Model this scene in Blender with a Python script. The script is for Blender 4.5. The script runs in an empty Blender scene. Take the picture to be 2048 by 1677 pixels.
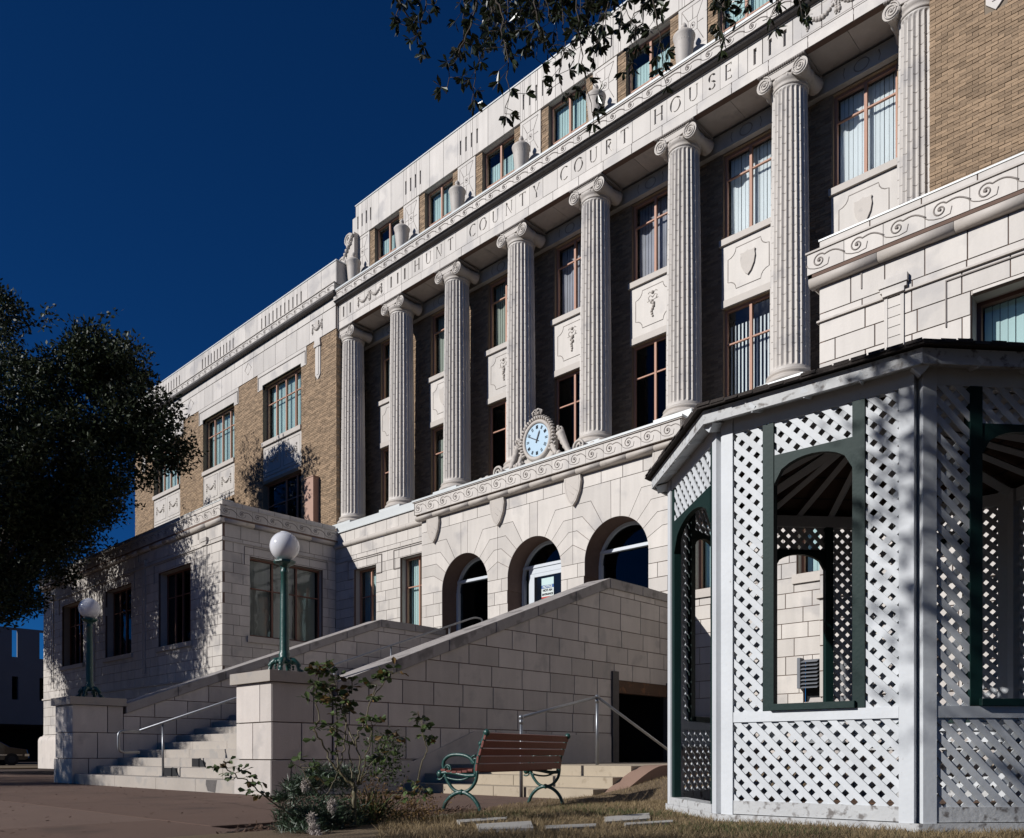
import bpy, bmesh, math, random
import numpy as np
from mathutils import Vector
random.seed(7); rng = np.random.default_rng(11)
SC = bpy.context.scene; COL = SC.collection
R = math.radians
# ------------------------------------------------------------------ camera, sky, sun, exposure
FPX, CXP, HORZ, EYE = 1666.7, 1024.0, 1511.0, 0.55
A46 = R(46.66)
DV = (-math.cos(A46), math.sin(A46)); RV = (math.sin(A46), math.cos(A46))
cam = bpy.data.cameras.new('camera'); camo = bpy.data.objects.new('camera', cam); COL.objects.link(camo)
cam.sensor_width = 36; cam.lens = FPX / 2048 * 36; cam.shift_y = (HORZ - 838.5) / 2048
cam.clip_start = .05; cam.clip_end = 3000
camo.location = (0, 0, EYE)
camo.rotation_euler = (R(90), 0, math.atan2(-DV[0], DV[1]))
SC.camera = camo
SUN = Vector((-.41, -1.0, .55)).normalized()          # towards the sun
elev = math.asin(SUN.z); az = math.atan2(SUN.x, SUN.y)
world = bpy.data.worlds.new('World'); SC.world = world; world.use_nodes = True
wn = world.node_tree.nodes; wl = world.node_tree.links; wn.clear()
sky = wn.new('ShaderNodeTexSky'); sky.sky_type = 'NISHITA'; sky.sun_disc = False
sky.sun_elevation = elev; sky.sun_rotation = az
sky.altitude = 1500; sky.air_density = .8; sky.dust_density = .0; sky.ozone_density = 6.0
tint = wn.new('ShaderNodeMix'); tint.data_type = 'RGBA'; tint.blend_type = 'MULTIPLY'; tint.inputs[0].default_value = 1
tint.inputs[7].default_value = (.14, .68, 1.16, 1)
bg = wn.new('ShaderNodeBackground'); bg.inputs[1].default_value = .05
wo = wn.new('ShaderNodeOutputWorld')
wl.new(sky.outputs[0], tint.inputs[6]); wl.new(tint.outputs[2], bg.inputs[0]); wl.new(bg.outputs[0], wo.inputs[0])
sl = bpy.data.lights.new('sun', 'SUN'); sl.energy = 4.9; sl.angle = R(.53); sl.color = (1, .98, .95)
so = bpy.data.objects.new('sun', sl); COL.objects.link(so); so.location = (-20, -40, 30)
so.rotation_euler = SUN.to_track_quat('Z', 'Y').to_euler()
vs = SC.view_settings; vs.view_transform = 'Standard'; vs.look = 'None'; vs.exposure = -.2; vs.gamma = 1; vs.use_curve_mapping = False
SC.cycles.max_bounces = 6; SC.cycles.diffuse_bounces = 1; SC.cycles.transparent_max_bounces = 12

def at(u, v, depth):
    "point of the place that the photograph shows at pixel (u, v) at this distance"
    lat = (u - CXP) / FPX * depth
    return Vector((DV[0]*depth + RV[0]*lat, DV[1]*depth + RV[1]*lat, EYE + depth*(HORZ - v)/FPX))
def proj(p):
    Z = p[0]*DV[0] + p[1]*DV[1]; L = p[0]*RV[0] + p[1]*RV[1]
    if Z < .3: return None
    return CXP + FPX*L/Z, HORZ - FPX*(p[2]-EYE)/Z, Z

# ------------------------------------------------------------------ materials
def mat(name, col, rough=.8, n=(6, .12), fine=None, bump=0, bscale=40, metal=0, objvar=0, islvar=0, spec=.5, streak=0, stain=None, coat=0, trans=0):
    m = bpy.data.materials.new(name); m.use_nodes = True
    N = m.node_tree.nodes; L = m.node_tree.links; P = N['Principled BSDF']
    P.inputs['Roughness'].default_value = rough; P.inputs['Metallic'].default_value = metal
    P.inputs['Specular IOR Level'].default_value = spec
    if coat: P.inputs['Coat Weight'].default_value = coat
    geo = N.new('ShaderNodeNewGeometry')
    def noise(scale, vec=None, det=4):
        t = N.new('ShaderNodeTexNoise'); t.inputs['Scale'].default_value = scale; t.inputs['Detail'].default_value = det
        L.new(vec or geo.outputs['Position'], t.inputs['Vector']); return t.outputs['Fac']
    def math_(op, a, b):
        t = N.new('ShaderNodeMath'); t.operation = op
        for i, x in enumerate((a, b)):
            if isinstance(x, (int, float)): t.inputs[i].default_value = x
            else: L.new(x, t.inputs[i])
        return t.outputs[0]
    fac = math_('MULTIPLY_ADD', noise(n[0]), 2*n[1]); 
    fac.node.inputs[2].default_value = 1 - n[1]
    if fine:
        f2 = math_('MULTIPLY_ADD', noise(fine[0], None, 2), 2*fine[1]); f2.node.inputs[2].default_value = 1 - fine[1]
        fac = math_('MULTIPLY', fac, f2)
    if streak:
        mp = N.new('ShaderNodeMapping'); mp.inputs['Scale'].default_value = (5, 5, .5); L.new(geo.outputs['Position'], mp.inputs['Vector'])
        s = math_('MULTIPLY_ADD', noise(1.3, mp.outputs[0], 6), 2*streak); s.node.inputs[2].default_value = 1 - streak
        fac = math_('MULTIPLY', fac, s)
    if objvar:
        oi = N.new('ShaderNodeObjectInfo'); s = math_('MULTIPLY_ADD', oi.outputs['Random'], 2*objvar); s.node.inputs[2].default_value = 1 - objvar
        fac = math_('MULTIPLY', fac, s)
    if islvar:
        s = math_('MULTIPLY_ADD', geo.outputs['Random Per Island'], 2*islvar); s.node.inputs[2].default_value = 1 - islvar
        fac = math_('MULTIPLY', fac, s)
    mx = N.new('ShaderNodeMix'); mx.data_type = 'RGBA'; mx.blend_type = 'MULTIPLY'; mx.inputs[0].default_value = 1
    mx.inputs[6].default_value = (*col, 1); L.new(fac, mx.inputs[7]); out = mx.outputs[2]
    if stain:     # (colour, scale, threshold, amount)
        t = noise(stain[1], None, 6); r = N.new('ShaderNodeMapRange'); r.inputs[1].default_value = stain[2]; r.inputs[2].default_value = stain[2] + .12
        r.inputs[4].default_value = stain[3]; L.new(t, r.inputs[0])
        m2 = N.new('ShaderNodeMix'); m2.data_type = 'RGBA'; L.new(r.outputs[0], m2.inputs[0]); L.new(out, m2.inputs[6]); m2.inputs[7].default_value = (*stain[0], 1)
        out = m2.outputs[2]
    L.new(out, P.inputs['Base Color'])
    if bump:
        b = N.new('ShaderNodeBump'); b.inputs['Strength'].default_value = bump; b.inputs['Distance'].default_value = .01
        L.new(noise(bscale, None, 6), b.inputs['Height']); L.new(b.outputs[0], P.inputs['Normal'])
    if trans:
        tr = N.new('ShaderNodeBsdfTranslucent'); L.new(out, tr.inputs[0]); ms = N.new('ShaderNodeMixShader'); ms.inputs[0].default_value = trans
        L.new(P.outputs[0], ms.inputs[1]); L.new(tr.outputs[0], ms.inputs[2]); L.new(ms.outputs[0], N['Material Output'].inputs[0])
    return m
M = {}
M['stone'] = mat('pale_terracotta', (.565, .520, .472), .55, (2.2, .09), (30, .04), .15, 25, objvar=.09, islvar=.09, streak=.15, stain=((.36, .34, .33), 1.4, .56, .6))
M['line'] = mat('shaded_soiled_line', (.30, .265, .24), .8, (6, .15))  # dark tone stands for the shade inside incisions, plus grime
M['stone_orn'] = mat('carved_terracotta', (.52, .47, .42), .6, (3, .08), (25, .05), .2, 30, objvar=.03, stain=((.30, .28, .26), 5, .62, .5))
M['stone_wall'] = mat('weathered_ashlar', (.55, .495, .45), .7, (2.5, .12), (40, .06), .3, 60, objvar=.13, islvar=.13, streak=.12, stain=((.30, .28, .27), 2.6, .56, .4))
M['coping'] = mat('stained_coping', (.36, .33, .31), .8, (3, .18), (30, .08), .4, 50, streak=.12, stain=((.10, .09, .085), 3.2, .54, .6))
M['step'] = mat('grey_step_stone', (.39, .345, .30), .75, (2, .16), (35, .07), .3, 70, objvar=.06, islvar=.06, stain=((.27, .26, .25), 4, .55, .5))
M['mortar'] = mat('brown_joint', (.17, .11, .085), .95, (8, .2))
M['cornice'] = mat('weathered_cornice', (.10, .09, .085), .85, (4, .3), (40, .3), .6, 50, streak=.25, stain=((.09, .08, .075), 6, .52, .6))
M['metal_flash'] = mat('painted_flashing', (.62, .64, .63), .4, (3, .06))
M['brick'] = mat('tan_brick', (.31, .215, .135), .9, (3, .14), (45, .3), .9, 60, objvar=.24, islvar=.28)
M['brick_mortar'] = mat('brick_mortar', (.24, .19, .14), .95, (10, .1))
M['frame'] = mat('salmon_window_frame', (.46, .235, .155), .6, (8, .1), bump=.1)
M['brownframe'] = mat('brown_window_frame', (.20, .095, .065), .6, (8, .1))
M['alu'] = mat('white_aluminium', (.62, .66, .70), .35, (5, .05), spec=.6)
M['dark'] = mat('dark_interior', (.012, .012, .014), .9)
M['room'] = mat('dim_room', (.05, .05, .055), .9)
M['blind'] = mat('pale_blind', (.55, .70, .69), .8, (2, .08), islvar=.06)
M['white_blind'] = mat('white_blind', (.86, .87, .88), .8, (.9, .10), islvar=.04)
M['painted_sky'] = mat('painted_cloud_reflection', (.40, .38, .42), .8, (1.3, .55), islvar=.10)  # mottled grey strips that carry a cloudy sky reflection in their colour
M['curtain'] = mat('grey_green_curtain', (.40, .42, .36), .9, (2, .1), islvar=.08)
M['black'] = mat('black_glass_panel', (.006, .007, .008), .08, spec=.8)
M['green'] = mat('green_cast_iron', (.011, .062, .053), .38, (9, .2), (60, .1), .35, 45, spec=.6, stain=((.05, .07, .06), 14, .62, .5))
M['globe'] = mat('opal_globe', (.76, .76, .79), .12, (3, .04), spec=.6, coat=.4, stain=((.5, .5, .5), 30, .68, .3))
M['steel'] = mat('galvanised_pipe', (.27, .28, .30), .42, (10, .15), metal=.8, bump=.1)
M['bench'] = mat('red_brown_bench_wood', (.15, .030, .020), .42, (6, .2), (50, .1), .2, 50, objvar=.1)
M['white_wood'] = mat('peeling_white_paint', (.60, .62, .645), .62, (4, .08), (50, .05), .12, 30, objvar=.08, islvar=.09, streak=.08, stain=((.28, .26, .24), 30, .69, .7))
M['white_worn'] = mat('flaking_white_board', (.52, .525, .53), .7, (4, .12), (50, .06), .3, 40, stain=((.13, .11, .10), 22, .555, .85))
M['green_wood'] = mat('dark_green_trim', (.0045, .022, .020), .55, (6, .25), (60, .1), .1, 50, spec=.25)
M['shingle'] = mat('dark_roof_shingle', (.035, .028, .025), .95, (20, .3), (90, .2), .7, 60)
M['ceil'] = mat('brown_roof_boards', (.085, .05, .035), .85, (3, .2), (40, .1), .3, 40)
M['plaza'] = mat('brown_aggregate_paving', (.150, .092, .068), .9, (.9, .22), (230, .38), .6, 200, objvar=.10, stain=((.07, .046, .036), 1.6, .55, .55))
M['plaza_light'] = mat('grey_brown_paving', (.170, .110, .084), .9, (.9, .22), (230, .35), .5, 220)
M['soil'] = mat('mulch_soil', (.055, .032, .024), .95, (8, .3), (70, .3), .9, 60)
M['lawn'] = mat('thatch_ground', (.15, .105, .06), .95, (5, .25), (80, .3), .8, 70)
M['grass'] = mat('dry_grass_blade', (.27, .20, .11), .8, (2.4, .45), islvar=.35, trans=.25)
M['grass_green'] = mat('green_grass_blade', (.075, .10, .03), .7, (3, .3), islvar=.3, trans=.25)
M['asphalt'] = mat('asphalt', (.05, .05, .052), .9, (5, .2), (150, .2), .3, 150)
M['slab'] = mat('concrete_slab', (.42, .40, .37), .85, (4, .15), (60, .1), .4, 80, objvar=.12)
M['curb'] = mat('brown_concrete_curb', (.30, .19, .14), .9, (4, .12), (120, .15), .4, 120)
M['lowstep'] = mat('cream_concrete_step', (.42, .35, .26), .85, (5, .12), (70, .08), .3, 80, stain=((.20, .15, .10), 7, .60, .6))
M['oak_leaf'] = mat('dark_live_oak_leaf', (.026, .036, .014), .5, (3, .25), islvar=.7, spec=.25, trans=.05)
M['oak_leaf_near'] = mat('glossy_oak_leaf', (.026, .036, .014), .30, (3, .2), islvar=.4, objvar=.3, spec=.6, trans=.15)
M['bark'] = mat('grey_brown_bark', (.07, .055, .045), .9, (8, .3), (50, .2), .8, 30)
M['rose_leaf'] = mat('rose_leaf', (.075, .11, .035), .4, (5, .3), islvar=.5, objvar=.45, trans=.2)
M['rose_leaf_dry'] = mat('yellowed_rose_leaf', (.17, .10, .03), .6, (5, .3), islvar=.4, objvar=.4, trans=.2)
M['cane'] = mat('rose_cane', (.11, .09, .045), .6, (20, .3))
M['dead'] = mat('dry_brown_twig', (.10, .055, .035), .8, (20, .3), islvar=.3)
M['fluff'] = mat('pale_dried_bloom', (.44, .38, .34), .8, (20, .2), islvar=.3)
M['shrub'] = mat('dark_needle_shrub', (.040, .068, .036), .5, (9, .3), islvar=.5)
M['timber'] = mat('rusty_timber', (.10, .055, .032), .9, (4, .35), (40, .2), .8, 30, stain=((.30, .13, .05), 6, .55, .6))
M['tin'] = mat('tan_metal_box', (.44, .27, .20), .55, (5, .08))
M['concrete_far'] = mat('grey_concrete_wall', (.17, .17, .18), .9, (1, .1))
M['car'] = mat('dark_maroon_paint', (.02, .006, .006), .25, (2, .1), coat=.6)
M['chrome'] = mat('chrome', (.8, .8, .82), .15, metal=1)
M['rubber'] = mat('rubber', (.02, .02, .02), .8)
M['dial'] = mat('clock_dial', (.44, .60, .72), .35, (4, .04))
M['ink'] = mat('dark_ink', (.015, .02, .03), .5)
M['paper'] = mat('paper', (.68, .74, .72), .7)
M['blue'] = mat('blue_print', (.02, .10, .32), .5)
M['red'] = mat('red_print', (.5, .03, .02), .5)
M['louver'] = mat('grey_louver', (.14, .15, .17), .6)
def glass_mat(name, tintc, refl=1.5):
    m = bpy.data.materials.new(name); m.use_nodes = True; N = m.node_tree.nodes; L = m.node_tree.links; N.remove(N['Principled BSDF'])
    t = N.new('ShaderNodeBsdfTransparent'); t.inputs[0].default_value = (*tintc, 1)
    g = N.new('ShaderNodeBsdfGlossy'); g.inputs['Roughness'].default_value = .03; g.inputs[0].default_value = (.9, .95, 1, 1)
    f = N.new('ShaderNodeFresnel'); f.inputs[0].default_value = refl
    geo = N.new('ShaderNodeNewGeometry'); no = N.new('ShaderNodeTexNoise'); no.inputs['Scale'].default_value = 2.2; L.new(geo.outputs['Position'], no.inputs['Vector'])
    b = N.new('ShaderNodeBump'); b.inputs['Strength'].default_value = .10; b.inputs['Distance'].default_value = .05; L.new(no.outputs['Fac'], b.inputs['Height'])
    L.new(b.outputs[0], g.inputs['Normal'])
    x = N.new('ShaderNodeMixShader'); L.new(f.outputs[0], x.inputs[0]); L.new(t.outputs[0], x.inputs[1]); L.new(g.outputs[0], x.inputs[2])
    L.new(x.outputs[0], N['Material Output'].inputs[0]); return m
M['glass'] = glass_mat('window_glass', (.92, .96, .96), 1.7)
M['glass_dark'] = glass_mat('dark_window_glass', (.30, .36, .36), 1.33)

# ------------------------------------------------------------------ object helpers
def setp(o, label=None, cat=None, group=None, kind=None):
    if label: o['label'] = label
    if cat: o['category'] = cat
    if group: o['group'] = group
    if kind: o['kind'] = kind
    return o
def empty(name, loc=(0, 0, 0), **k):
    o = bpy.data.objects.new(name, None); COL.objects.link(o); o.location = loc; o.empty_display_size = .2
    return setp(o, **k)
def link(name, me, parent=None, **k):
    o = bpy.data.objects.new(name, me); COL.objects.link(o)
    if parent is not None:
        o.parent = parent
    return setp(o, **k)
def copy_tree(o, parent=None):
    c = o.copy(); COL.objects.link(c); c.parent = parent
    for ch in list(KIDS.get(o.name, [])): register(copy_tree(ch, c), c)
    return c
KIDS = {}
def register(o, p): KIDS.setdefault(p.name, []).append(o)

class MB:
    def __init__(s): s.v = []; s.f = []; s.sm = []
    def quad(s, *p, sm=False): i = len(s.v); s.v += [tuple(q) for q in p]; s.f.append(tuple(range(i, i+len(p)))); s.sm.append(sm)
    def box(s, x0, x1, y0, y1, z0, z1):
        i = len(s.v); s.v += [(x, y, z) for z in (z0, z1) for y in (y0, y1) for x in (x0, x1)]
        for q in ((0, 2, 3, 1), (4, 5, 7, 6), (0, 1, 5, 4), (2, 6, 7, 3), (0, 4, 6, 2), (1, 3, 7, 5)): s.f.append(tuple(i+k for k in q)); s.sm.append(False)
        return s
    def prism(s, poly, fr, d0, d1, bev=0):
        "polygon in the frame's (u, z), CCW, from offset d0 (back) to d1 (front) along the outward normal"
        n = len(poly); i = len(s.v)
        s.v += [fr(u, z, d0) for u, z in poly]
        if bev:
            cu = sum(p[0] for p in poly)/n; cz = sum(p[1] for p in poly)/n
            s.v += [fr(u, z, d1-bev) for u, z in poly]
            q = []
            for u, z in poly:
                l = math.hypot(u-cu, z-cz) or 1; q.append((u-(u-cu)/l*bev, z-(z-cz)/l*bev))
            s.v += [fr(u, z, d1) for u, z in q]; rings = 3
        else:
            s.v += [fr(u, z, d1) for u, z in poly]; rings = 2
        s.f.append(tuple(i+k for k in range(n-1, -1, -1))); s.sm.append(False)
        s.f.append(tuple(i+n*(rings-1)+k for k in range(n))); s.sm.append(False)
        for r in range(rings-1):
            for k in range(n):
                k2 = (k+1) % n; s.f.append((i+r*n+k, i+r*n+k2, i+(r+1)*n+k2, i+(r+1)*n+k)); s.sm.append(False)
        return s
    def lathe(s, prof, c=(0, 0, 0), seg=24, sx=1, sy=1, sm=True):
        i = len(s.v); n = len(prof)
        for r, z in prof:
            for k in range(seg):
                a = 2*math.pi*k/seg; s.v.append((c[0]+r*math.cos(a)*sx, c[1]+r*math.sin(a)*sy, c[2]+z))
        for j in range(n-1):
            for k in range(seg):
                k2 = (k+1) % seg; s.f.append((i+j*seg+k, i+j*seg+k2, i+(j+1)*seg+k2, i+(j+1)*seg+k)); s.sm.append(sm)
        s.f.append(tuple(i+k for k in range(seg-1, -1, -1))); s.sm.append(False)
        s.f.append(tuple(i+(n-1)*seg+k for k in range(seg))); s.sm.append(False)
        return s
    def tube(s, pts, r, seg=6, sm=True, closed=False, flat=None):
        pts = [Vector(p) for p in pts]; n = len(pts); rr = r if isinstance(r, (list, tuple)) else [r]*n
        i = len(s.v); ref = None
        for j, p in enumerate(pts):
            a = pts[(j-1) % n] if (closed or j > 0) else pts[0]; b = pts[(j+1) % n] if (closed or j < n-1) else pts[-1]
            t = (b-a); t = t.normalized() if t.length > 1e-9 else Vector((0, 0, 1))
            if ref is None:
                ref = Vector(flat) if flat else (Vector((0, 0, 1)) if abs(t.z) < .9 else Vector((1, 0, 0)))
            u = ref - t*ref.dot(t)
            if u.length < 1e-6: u = t.orthogonal()
            u.normalize(); w = t.cross(u)
            if not flat: ref = u
            for k in range(seg):
                an = 2*math.pi*k/seg; s.v.append(tuple(p + (u*math.cos(an) + w*math.sin(an))*rr[j]))
        m = n if closed else n-1
        for j in range(m):
            j2 = (j+1) % n
            for k in range(seg):
                k2 = (k+1) % seg; s.f.append((i+j*seg+k, i+j*seg+k2, i+j2*seg+k2, i+j2*seg+k)); s.sm.append(sm)
        if not closed:
            s.f.append(tuple(i+k for k in range(seg-1, -1, -1))); s.sm.append(False)
            s.f.append(tuple(i+(n-1)*seg+k for k in range(seg))); s.sm.append(False)
        return s
    def ball(s, c, r, seg=8, sz=1):
        n = max(3, seg//2); return s.lathe([(r*max(.02, math.sin(math.pi*j/n)), -r*sz*math.cos(math.pi*j/n)) for j in range(n+1)], c, seg)
    def mesh(s, name, m):
        me = bpy.data.meshes.new(name); me.from_pydata(s.v, [], s.f); me.polygons.foreach_set('use_smooth', s.sm)
        for x in (m if isinstance(m, (list, tuple)) else [m]): me.materials.append(M[x] if isinstance(x, str) else x)
        me.update(); return me
    def build(s, name, m, parent=None, **k):
        o = link(name, s.mesh(name, m), parent, **k)
        if parent is not None: register(o, parent)
        return o

class Fr:
    "a vertical plane: origin (x,y), direction e along the wall, outward normal n = e x z"
    def __init__(s, ox, oy, ex, ey): s.ox, s.oy = ox, oy; l = math.hypot(ex, ey); s.ex, s.ey = ex/l, ey/l; s.nx, s.ny = s.ey, -s.ex
    def __call__(s, u, z, d=0): return (s.ox + s.ex*u + s.nx*d, s.oy + s.ey*u + s.ny*d, z)
    def shift(s, d): return Fr(s.ox+s.nx*d, s.oy+s.ny*d, s.ex, s.ey)
    def move(s, u): return Fr(s.ox+s.ex*u, s.oy+s.ey*u, s.ex, s.ey)
def front(y): return Fr(0, y, 1, 0)
def rside(x): return Fr(x, 0, 0, 1)
def lside(x): return Fr(x, 0, 0, -1)       # u = -Y
def rect(u0, u1, z0, z1): return [(u0, z0), (u1, z0), (u1, z1), (u0, z1)]
def frbox(mb, fr, u0, u1, z0, z1, d0, d1, bev=0): return mb.prism(rect(u0, u1, z0, z1), fr, d0, d1, bev)
def clip(poly, a, b, c):
    "keep a*u + b*z <= c"
    out = []
    for i in range(len(poly)):
        p, q = poly[i], poly[(i+1) % len(poly)]; dp, dq = a*p[0]+b*p[1]-c, a*q[0]+b*q[1]-c
        if dp <= 0: out.append(p)
        if (dp < 0 < dq) or (dq < 0 < dp):
            t = dp/(dp-dq); out.append((p[0]+(q[0]-p[0])*t, p[1]+(q[1]-p[1])*t))
    return out
def area(poly): return .5*abs(sum(poly[i][0]*poly[(i+1) % len(poly)][1]-poly[(i+1) % len(poly)][0]*poly[i][1] for i in range(len(poly))))
def shrink(poly, j):
    "inset a convex polygon by j"
    n = len(poly); res = poly
    for i in range(n):
        p, q = poly[i], poly[(i+1) % n]; l = math.hypot(q[0]-p[0], q[1]-p[1])
        if l < 1e-6: continue
        a, b = (q[1]-p[1])/l, -(q[0]-p[0])/l
        res = clip(res, a, b, a*p[0]+b*p[1]-j)
        if len(res) < 3: return []
    return res

class Stones:
    "collects wall blocks; the 300 that show largest become parts, the rest one joined part"
    def __init__(s): s.L = []; s.back = MB()
    def add(s, poly, fr, depth=.05, j=.0065, proud=0, backing=True, convex=True):
        if area(poly) < .002: return
        q = shrink(poly, j) if convex else poly
        if len(q) < 3 or area(q) < .0012: return
        if backing: s.back.prism(poly, fr, -depth-.03, -.014)
        cu = sum(p[0] for p in q)/len(q); cz = sum(p[1] for p in q)/len(q); P = fr(cu, cz); pr_ = proj(P); w = 0
        if pr_ and -20 < pr_[0] < 2068 and -20 < pr_[1] < 1697:
            vx, vy = -P[0], -P[1]; dd = math.hypot(vx, vy); cs = (vx*fr.nx + vy*fr.ny)/dd
            w = area(q)*max(0, cs)/pr_[2]**2
        s.L.append((w, q, fr, depth, proud))
    def finish(s, parent, name, m, cap=300, bev=.004):
        s.L.sort(key=lambda t: -t[0]); rest = MB()
        for i, (w, q, fr, dp, pd) in enumerate(s.L):
            pr_ = pd + random.uniform(-.0012, .0022)
            if i < cap and w > 0: b = MB(); b.prism(q, fr, -dp, pr_, bev); b.build(name, m, parent)
            else: rest.prism(q, fr, -dp, pr_)
        if rest.v: rest.build(name + '_field', m, parent, kind='stuff')
        s.back.build('mortar_bed', 'mortar', parent)
def sub_rects(polys, holes):
    for (a, b, c, d) in holes:
        out = []
        for p in polys:
            if max(q[0] for q in p) <= a or min(q[0] for q in p) >= b or max(q[1] for q in p) <= c or min(q[1] for q in p) >= d: out.append(p); continue
            out.append(clip(p, 1, 0, a)); out.append(clip(p, -1, 0, -b))
            m = clip(clip(p, -1, 0, -a), 1, 0, b)
            out.append(clip(m, 0, 1, c)); out.append(clip(m, 0, -1, -d))
        polys = [p for p in out if len(p) > 2 and area(p) > .003]
    return polys
def ashlar(S, fr, u0, u1, zs, L=.62, off=0, holes=(), clips=(), depth=.05, **k):
    for i, (z0, z1) in enumerate(zip(zs, zs[1:])):
        u = u0 - (L*.5 if (i+off) % 2 else 0) - random.uniform(0, .02); n = 0
        while u < u1:
            v = u + L*random.choice((.9, 1, 1, 1.08)); a, b = max(u, u0), min(v, u1); u = v
            if b-a < .05: continue
            ps = [rect(a, b, z0, z1)]
            ps = sub_rects(ps, holes)
            for c in clips: ps = [q for q in (clip(p, *c) for p in ps) if len(q) > 2]
            for p in ps: S.add(p, fr, depth, **k)
def steps_z(z0, z1, h):
    n = max(1, round((z1-z0)/h)); return [z0+(z1-z0)*i/n for i in range(n+1)]

def window(parent, fr, u0, u1, z0, z1, mull, trans, recess=.2, fm='frame', w=.045, reveal='stone_orn', blind=None, label=None, bz=None, bu=None, room=True, gl='glass'):
    "frame + panes + blinds set back behind the wall face of frame fr"
    f = MB(); g = fr.shift(-recess)
    frbox(f, g, u0, u0+w, z0, z1, -.05, .03); frbox(f, g, u1-w, u1, z0, z1, -.05, .03)
    frbox(f, g, u0+w, u1-w, z0, z0+w, -.05, .028); frbox(f, g, u0+w, u1-w, z1-w, z1, -.05, .028)
    us = [u0+w] + sorted(mull) + [u1-w]; zt = [z0+w] + sorted(trans) + [z1-w]
    for m_ in mull: frbox(f, g, m_-w*.55, m_+w*.55, z0+w, z1-w, -.04, .034)
    for t in trans:
        for a, b in zip(us, us[1:]):
            frbox(f, g, a+(w*.55 if a in mull else 0), b-(w*.55 if b in mull else 0), t-w*.3, t+w*.3, -.03, .02)
    fo = f.build('window', fm, parent, label=label)
    for a, b in zip(us, us[1:]):
        for c, d in zip(zt, zt[1:]):
            p = MB(); tl = random.uniform(-.004, .004)
            q = [g(a, c, -.012), g(b, c, -.012+tl), g(b, d, -.012+tl), g(a, d, -.012)]
            p.quad(*q); p.build('pane', gl, fo)
    if blind:
        b = MB(); ba, bb = bu or (u0+w, u1-w); c, d = bz or (z0+.02, z1-.02); n = max(4, int((bb-ba)/.09)); gp = .5 if blind == 'white_blind' and z0 < 9 else .97
        for k in range(n):
            a0 = ba+(bb-ba)*k/n; a1 = ba+(bb-ba)*(k+gp*random.uniform(.9, 1.06))/n
            b.quad(g(a0, c, -.150), g(a1, c, -.140), g(a1, d, -.140), g(a0, d, -.150))
        b.build('blind', blind, fo)
    if room:
        r = MB(); dp = -.9
        r.quad(g(u0-.3, z0-.2, dp), g(u1+.3, z0-.2, dp), g(u1+.3, z1+.2, dp), g(u0-.3, z1+.2, dp))
        for (p, q) in (((u0-.3, z0-.2), (u0-.3, z1+.2)), ((u1+.3, z0-.2), (u1+.3, z1+.2)), ((u0-.3, z0-.2), (u1+.3, z0-.2)), ((u0-.3, z1+.2), (u1+.3, z1+.2))):
            r.quad(g(p[0], p[1], dp), g(q[0], q[1], dp), g(q[0], q[1], -.06), g(p[0], p[1], -.06))
        r.build('room_recess', 'room', fo)
    rv = MB(); t = .12
    frbox(rv, fr, u0-t, u0-.002, z0, z1, -recess-.05, -.016); frbox(rv, fr, u1+.002, u1+t, z0, z1, -recess-.05, -.016)
    frbox(rv, fr, u0-t, u1+t, z1+.002, z1+t, -recess-.05, -.016); frbox(rv, fr, u0-t, u1+t, z0-t, z0-.002, -recess-.05, -.016)
    rv.build('reveal', reveal, fo)
    return fo

def spiral(r0, r1, turns, a0=0, n=None, sgn=1):
    n = n or int(14*turns)
    return [((r0+(r1-r0)*k/n)*math.cos(a0+sgn*2*math.pi*turns*k/n), (r0+(r1-r0)*k/n)*math.sin(a0+sgn*2*math.pi*turns*k/n)) for k in range(n+1)]
def ridge(mb, fr, pts, w=.016, d=.014, base=-.002, closed=False, taper=False):
    "raised strip along a polyline lying on the wall"
    P = [Vector(fr(u, z, base)) for u, z in pts]; mb.tube(P, [w*.5*(1-.6*k/len(P)) if taper else w*.5 for k in range(len(P))], 5, closed=closed)

# running-scroll ornament, one panel wide; origin at panel's left-bottom, local x along wall, y outward negative
def scroll_mesh(name, wd, ht, m='line', t=.016):
    mb = MB(); f = Fr(0, 0, 1, 0)
    cx, cz, r = wd*.34, ht*.52, ht*(.33 if wd > .52 else .27)
    sp = [(cx+x, cz+z) for x, z in spiral(r*.18, r, 1.45, R(200), 22, -1)]
    ex, ez = sp[-1]
    tail = [(ex+(wd*1.02-ex)*s_, ez+(ht*.44-ez)*s_ + ht*.17*math.sin(math.pi*s_)) for s_ in (.12, .25, .4, .55, .7, .85, 1)]
    ridge(mb, f, sp+tail, t*1.35, base=.002); mb.ball(f(cx, cz, .004), r*.22, 6)
    low = [(-wd*.02, ht*.44), (wd*.07, ht*.30), (wd*.2, ht*.20), (wd*.38, ht*.14), (cx+r*1.25, cz-r*1.0), (cx+r*1.45, cz-r*.1)]
    ridge(mb, f, low, t*.8, base=.002)
    return mb.mesh(name, m)
SCROLL = {}
def scroll_row(parent, fr, u0, u1, z0, z1, pitch, backm='stone', name='scroll_panel', t=.016):
    n = max(1, round((u1-u0)/pitch)); p = (u1-u0)/n; key = (round(p, 3), round(z1-z0, 3))
    if key not in SCROLL: SCROLL[key] = (scroll_mesh('scroll', p, z1-z0, t=t), MB().prism(rect(.004, p-.004, 0, z1-z0), Fr(0, 0, 1, 0), -.05, 0).mesh('scroll_panel', backm))
    ms, mp = SCROLL[key]
    for k in range(n):
        o = link(name, mp, parent); o.location = fr(u0+p*k, z0); o.rotation_euler = (0, 0, math.atan2(fr.ey, fr.ex)); register(o, parent)
        c = link('scroll', ms, o); register(c, o)
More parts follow.
